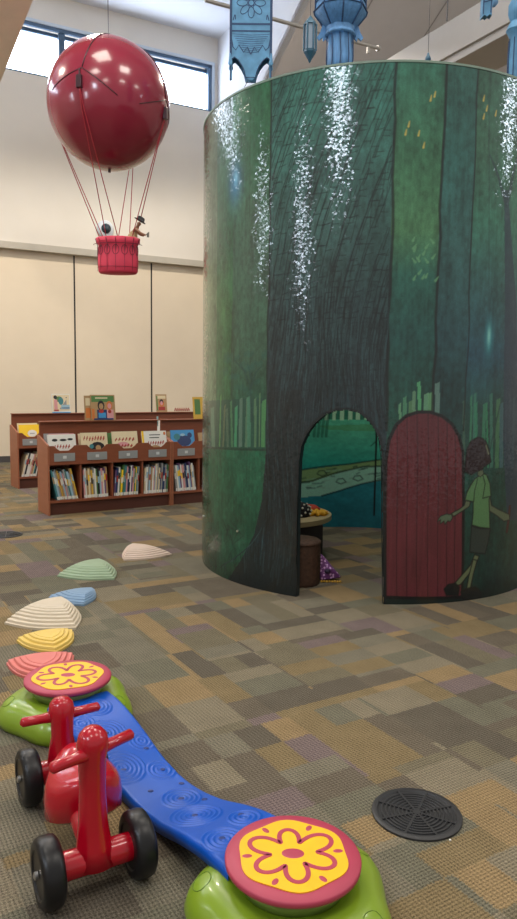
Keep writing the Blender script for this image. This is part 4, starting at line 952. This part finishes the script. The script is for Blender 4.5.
# ------------------------------------------------------------------ balance pods and bridge
green = mat('lime_green_plastic', (124,152,36), .3, coat=.2); mar = mat('raspberry_rubber', (172,58,82), .5, vary=.06); yel = mat('warm_yellow_rubber', (240,184,20), .5, vary=.06, vscale=20); grb = mat('dark_green_neck', (92,122,30), .5)
def pod(x, y, rot, label):
    r = thing('balance_pod', label, 'balance pod', (x, y, 0), 0, 'balance pods joined by the blue bridge')
    rr = math.radians(rot)
    b = MB(); b.lathe([(.228, 0), (.245, .006), (.25, .03), (.243, .055), (.227, .08), (.203, .098), (.17, .106), (.150, .104), (.135, .098)], 96, fn=lambda t, r_, z: 1+(.06*math.cos(5*(t-rr)) if r_ > .16 else .06*math.cos(5*(t-rr))*(r_-.12)/.05)); base = b.build('base', green, r, smooth='all')
    def gp(a, ro, w_):
        x_ = ro*math.cos(a)-w_*math.sin(a); y_ = ro*math.sin(a)+w_*math.cos(a); R_2 = math.hypot(x_, y_); th_ = math.atan2(y_, x_)
        q_ = R_2/(1+.06*math.cos(5*(th_-rr))); return (x_, y_, float(np.interp(q_, [.17, .203, .227, .243, .25], [.106, .098, .08, .055, .03]))+.0005)
    for k in range(5):
        a = rr+2*PI*k/5; b = MB(); pts = [gp(a, .222+.022*math.cos(u_), .030*math.sin(u_)) for u_ in [2*PI*i/16 for i in range(17)]]
        b.tube(pts, .0012, 5); b.build('grip_mark', grb, base, smooth='all')
    b = MB(); b.lathe([(.125, .09), (.135, .115), (.150, .138)], 64); b.build('neck', mat('clear_green_neck', (120,140,70), .3), r, smooth='all')
    b = MB(); b.lathe([(.150, .143), (.160, .144), (.1655, .148), (.1665, .158), (.163, .1625), (.13, .164), (.05, .165), (.001, .165)], 96); d = b.build('disc', mar, r, smooth='all')
    z = .166
    hexr = lambda t: .133*(1+.035*math.cos(6*(t-rr)))
    b = MB(); b.prism([(hexr(2*PI*i/96)*math.cos(2*PI*i/96), hexr(2*PI*i/96)*math.sin(2*PI*i/96)) for i in range(96)], .158, z+.0005); b.build('yellow_inlay', yel, d)
    b = MB(); vs = []; fs = []; n = 240
    for i in range(n):
        t = 2*PI*i/n
        def pt(t): rad = .079+.027*math.cos(6*t)+.007*math.cos(2*t+1)+.005*math.cos(3*t+.5); t2 = t+rr+.09*math.sin(6*t); return Vector((rad*math.cos(t2), rad*math.sin(t2), 0))
        p = pt(t); tg = (pt(t+.01)-pt(t-.01)).normalized(); nn = Vector((-tg.y, tg.x, 0)); wd = .0058
        vs += [p+nn*wd+Vector((0,0,z+.0004)), p+nn*wd+Vector((0,0,z+.0016)), p-nn*wd+Vector((0,0,z+.0016)), p-nn*wd+Vector((0,0,z+.0004))]
    for i in range(n):
        j = (i+1) % n
        for k in range(4): fs.append((4*i+k, 4*j+k, 4*j+(k+1) % 4, 4*i+(k+1) % 4))
    b.add(vs, fs); b.build('flower_outline', mar, d)
    b = MB(); b.M = Matrix.Translation((0, 0, z)); b.ball((0, 0, 0), (.029, .020, .002), 20); b.build('centre_spot', mar, d)
    for k in range(6):
        a = rr+PI/6+k*PI/3; b = MB(); b.M = Matrix.Translation((.112*math.cos(a), .112*math.sin(a), z)) @ Matrix.Rotation(a, 4, 'Z'); b.ball((0, 0, 0), (.013, .0075, .002), 14); b.build('drop_spot', mar, d)
    return r
pod(-.735, 2.735, 200, 'far balance pod, lime green base and red disc with yellow flower, beside the stones')
pod(.096, 1.662, 36, 'near balance pod, lime green base and red disc with yellow flower, beside the floor grate')
# bridge
bA = Vector((-.728, 2.71, 0)); bB = Vector((.099, 1.643, 0)); d_ = (bB-bA); Lb = d_.length; d_.normalize(); qn = Vector((-d_.y, d_.x, 0))
s0, s1 = .10, Lb-.10; ns_, nw_ = 330, 74
cent = [(.20, .02, .055), (.37, -.02, .065), (.55, -.05, .075), (.62, .055, .05), (.80, .02, .055), (.94, -.02, .07), (1.08, .05, .05), (1.14, -.06, .055), (.46, .07, .04), (.28, -.07, .045)]
holes = [(.20, .02), (.37, -.02), (.56, -.05), (.62, .06), (.70, -.03), (.80, .02), (.50, .065), (.94, -.02), (.86, .065), (1.06, .055), (1.13, -.06), (.72, .07)]
vs = []; fs = []
def bz(s):
    f = (s-s0)/(s1-s0); k = [(0, .118), (.1, .115), (.25, .092), (.42, .052), (.55, .042), (.68, .062), (.82, .108), (.92, .128), (1, .126), (1.01, .126)]
    for (a, x), (c, y) in zip(k, k[1:]):
        if f <= c: u_ = (f-a)/(c-a); break
    i = k.index((a, x)); m0 = (y-k[max(i-1, 0)][1])/2; m1 = (k[min(i+2, len(k)-1)][1]-x)/2
    return (2*u_**3-3*u_**2+1)*x+(u_**3-2*u_**2+u_)*m0+(-2*u_**3+3*u_**2)*y+(u_**3-u_**2)*m1
def bw(s): f = (s-s0)/(s1-s0); return .112+.013*math.cos(2*PI*f)
for i in range(ns_):
    s = s0+(s1-s0)*i/(ns_-1); hw = bw(s); z = bz(s)
    for j in range(nw_):
        v = -1+2*j/(nw_-1); y = v*hw; h = 0
        dmin = 9
        for cx, cy, cr in cent:
            dd_ = math.hypot(s-cx, (y-cy)*1.15)
            if dd_ < cr*1.22 and dd_ < dmin: dmin = dd_; h = .0034*max(0, math.cos(dd_*2*PI/.016))
        e = max(0, abs(v)-.9)/.1; zz_ = z+h*(1-e)-.010*e*e
        p = bA+d_*s+qn*y; vs.append((p.x, p.y, zz_))
for i in range(ns_-1):
    for j in range(nw_-1): fs.append((i*nw_+j, (i+1)*nw_+j, (i+1)*nw_+j+1, i*nw_+j+1))
# skirt and underside
nb = len(vs)
for i in range(ns_):
    s = s0+(s1-s0)*i/(ns_-1); hw = bw(s)
    for v in (-1, 1): p = bA+d_*s+qn*(hw*v); vs.append((p.x, p.y, bz(s)-.034))
for i in range(ns_-1):
    fs.append((i*nw_, nb+2*i, nb+2*i+2, (i+1)*nw_)); fs.append((i*nw_+nw_-1, (i+1)*nw_+nw_-1, nb+2*i+3, nb+2*i+1)); fs.append((nb+2*i, nb+2*i+1, nb+2*i+3, nb+2*i+2))
blue = mat('royal_blue_rubber', (8,78,176), .36, vary=.03, spec=.35)
br = thing('wavy_bridge', 'wavy royal blue plank with raised ripple rings joining the two balance pods', 'balance bridge', tuple(bA+d_*(Lb/2)), 0)
b = MB(); b.M = Matrix.Translation(-(bA+d_*(Lb/2))); b.add(vs, fs); b.build('plank', blue, br, smooth='all')
b = MB(); b.M = Matrix.Translation(-(bA+d_*(Lb/2)))
for (s, y) in holes:
    p = bA+d_*s+qn*y; t = len(b.v); b2 = MB(); b.ball((p.x, p.y, bz(s)+.0008), (.010, .007, .0025), 12)
b.build('drain_dimples', mat('deep_blue_recess', (12,40,110), .5), br)

# ------------------------------------------------------------------ ride-on toy
red = mat('glossy_red_plastic', (172,8,32), .2, coat=.3, vary=.03); blk = mat('black_rubber_tyre', (20,20,23), .36, spec=.4); 
fa = Vector((-.41, 1.755, 0)); ra = Vector((-.611, 2.186, 0)); ang = math.radians(-60); WB_ = .474; OY = -.0207
ride = thing('ride_on_toy', 'glossy red four-wheeled ride-on toy with two handlebars and black wheels', 'ride-on toy', tuple((fa+ra)/2), ang)
hb = WB_/2    # local x forward (towards the camera), y to the side
rw = .086
def body_ring(name, pts, rs, sc_y=1.0, n=20):
    b = MB(); b.tube(pts, rs, n); return b.build(name, red, ride, smooth='all')
for s, nm in ((1, 'front'), (-1, 'rear')):
    oy = s*OY; tr = .118 if s == 1 else .102
    b = MB(); b.tube([(s*hb, oy-tr+.02, rw), (s*hb, oy+tr-.02, rw)], .036, 20); b.build('axle_tube', red, ride, smooth=True)
    top = .435 if s == 1 else .325
    lx = s*hb
    body_ring('steering_post', [(lx, oy, .07), (lx-s*.005, oy, .12), (lx-s*.010, oy, .18), (lx-s*.012, oy, top*.62), (lx-s*.012, oy, top*.80), (lx-s*.006, oy, top-.045), (lx-s*.003, oy, top-.020), (lx-s*.002, oy, top-.006), (lx, oy, top)], [.052, .046, .038, .034, .036, .041, .036, .024, .006])
    hz = top-.062; Rz = Matrix.Translation((lx, oy, hz)) @ Matrix.Rotation(math.radians(18 if s == 1 else 0), 4, 'Z')
    b = MB(); b.M = Rz; b.tube([(0, -.124, .004), (0, -.118, .002), (0, -.06, 0), (0, 0, 0), (0, .06, 0), (0, .118, .002), (0, .124, .004)], [.008, .0145, .0145, .021, .0145, .0145, .008], 14); b.build('handlebar', red, ride, smooth='all')
    for e in (-1, 1):
        b = MB(); b.M = Matrix.Translation((s*hb, oy+e*tr, rw)) @ Matrix.Rotation(PI/2, 4, 'X')
        b.lathe([(.060, -.028), (.074, -.028), (.083, -.022), (.086, -.012), (.086, .012), (.083, .022), (.074, .028), (.060, .028), (.056, .024), (.02, .024)], 48); w_ = b.build('wheel', blk, ride, smooth=True)
        b = MB(); b.M = Matrix.Translation((s*hb, oy+e*(tr+.030), rw)) @ Matrix.Rotation(PI/2, 4, 'X'); b.lathe([(.010, -.004), (.010, .004), (.004, .007 if e < 0 else .004)], 14); b.build('hub_cap', mat('steel_axle_end', (190,190,190), .3, metal=.9), w_, smooth=True)
# spine and saddle
b = MB(); b.tube([(-hb, -OY, .11), (-hb*.6, -OY*.6, .125), (0, 0, .135), (hb*.6, OY*.6, .125), (hb, OY, .11)], [.034, .04, .045, .04, .034], 18); b.build('spine', red, ride, smooth='all')
vs = []; fs = []; n = 48; prof = [(.0, .130), (.6, .128), (.88, .132), (.99, .150), (1.0, .19), (.97, .218), (.88, .234), (.6, .240), (.0, .238)]
b = MB()
for i, (f, z) in enumerate(prof):
    for j in range(n):
        t = 2*PI*j/n; c, s_ = math.cos(t), math.sin(t); rx = .135*f*abs(c)**.0; wy = .118*(1-.18*c*c)
        x = .125*f*c; y = wy*f*s_; x += .0; zz_ = z+ (.028*(x/.12)**2 if z > .15 else 0)-.035*(y/.11)**2*f
        vs.append((x*.95+.028, y*.92+.012, zz_-.012))
for i in range(len(prof)-1):
    for j in range(n): fs.append((i*n+j, i*n+(j+1) % n, (i+1)*n+(j+1) % n, (i+1)*n+j))
b.add(vs, fs); b.build('saddle', red, ride, smooth='all')

# ------------------------------------------------------------------ floor grates
gm = mat('charcoal_grate', (38,38,40), .5); gd = mat('grate_pit', (8,8,9), .9)
def grate(x, y, R0, label, simple=False):
    r = thing('floor_grate', label, 'floor grate', (x, y, 0))
    b = MB(); b.lathe([(R0, .0), (R0, .006), (R0-.004, .009), (R0-.016, .009), (R0-.020, .004)], 72); b.build('rim', gm, r, smooth=True)
    b = MB(); b.lathe([(R0-.004, .0005), (R0-.004, .0015)], 48); b.build('pit', gd, r)
    b = MB(); n = 8
    for k in range(n):
        rr = .018+k*(R0-.036)/n; b.lathe([(rr, .003), (rr, .008), (rr+.007, .008), (rr+.007, .003), (rr, .003)], 64) if False else b.tube([(rr*math.cos(2*PI*i/56), rr*math.sin(2*PI*i/56), .0055) for i in range(57)], .0032, 6)
    b.lathe([(.012, .003), (.012, .009), (.001, .009)], 16); b.build('rings', gm, r)
    for k in range(8):
        a = k*PI/4+.3; b = MB(); b.M = Matrix.Rotation(a, 4, 'Z'); b.box((.01, -.0035, .003), (R0-.016, .0035, .0088)); b.build('spoke', gm, r)
    return r
grate(.498, 2.10, .136, 'round charcoal floor grate with concentric rings beside the near balance pod')
q = fl(6, 535); grate(q.x, q.y, .136, 'distant round dark floor grate at the left edge of the picture')
q = fl(450, 841); b = MB(); b.M = Matrix.Translation(q); b.ball((0, 0, .003), (.004, .003, .003), 8); tag(b.build('paper_crumb', BM['white'], smooth=True), 'tiny white crumb on the carpet at the grate rim', 'crumb')

# ------------------------------------------------------------------ light
w = bpy.data.worlds.new('world'); sc.world = w; w.use_nodes = True
w.node_tree.nodes['Background'].inputs[0].default_value = (1.0, .95, .88, 1); w.node_tree.nodes['Background'].inputs[1].default_value = .5
def area(name, loc, size, power, rgb, rot=(0, 0, 0), spread=PI, sy=None):
    l = bpy.data.lights.new(name, 'AREA'); l.energy = power; l.color = rgb; l.shape = 'RECTANGLE'; l.size = size; l.size_y = sy or size; l.spread = spread
    o = bpy.data.objects.new(name, l); COL.objects.link(o); o.location = loc; o.rotation_euler = rot; return o
for i, (t, m) in enumerate(((-3, 8.5), (1.5, 8.5), (6, 8.5), (-3, 13), (1.5, 13), (6, 13))):
    p = W(t, m, 7.6); area('ceiling_light', p, 1.3, 95, (1, .93, .83), (0, 0, WANG))
p = W(-.6, 6.2, 7.3); area('ceiling_light', p, 1.3, 75, (1, .92, .8), (0, 0, WANG))  # extra lamp added to brighten the shelves and the carpet there
# downlights over the shelves, below the window bay
for t in (-5.5, -2.5, .5, 3.5):
    p = W(t, 3.2, 6.35); l = bpy.data.lights.new('downlight', 'SPOT'); l.energy = 330; l.color = (1, .9, .76); l.spot_size = math.radians(138); l.spot_blend = .35; l.shadow_soft_size = .12
    o = bpy.data.objects.new('downlight', l); COL.objects.link(o); o.location = p
vs = sc.view_settings; vs.view_transform = 'Standard'; vs.look = 'None'; vs.gamma = 1; vs.use_curve_mapping = False; vs.exposure = 0
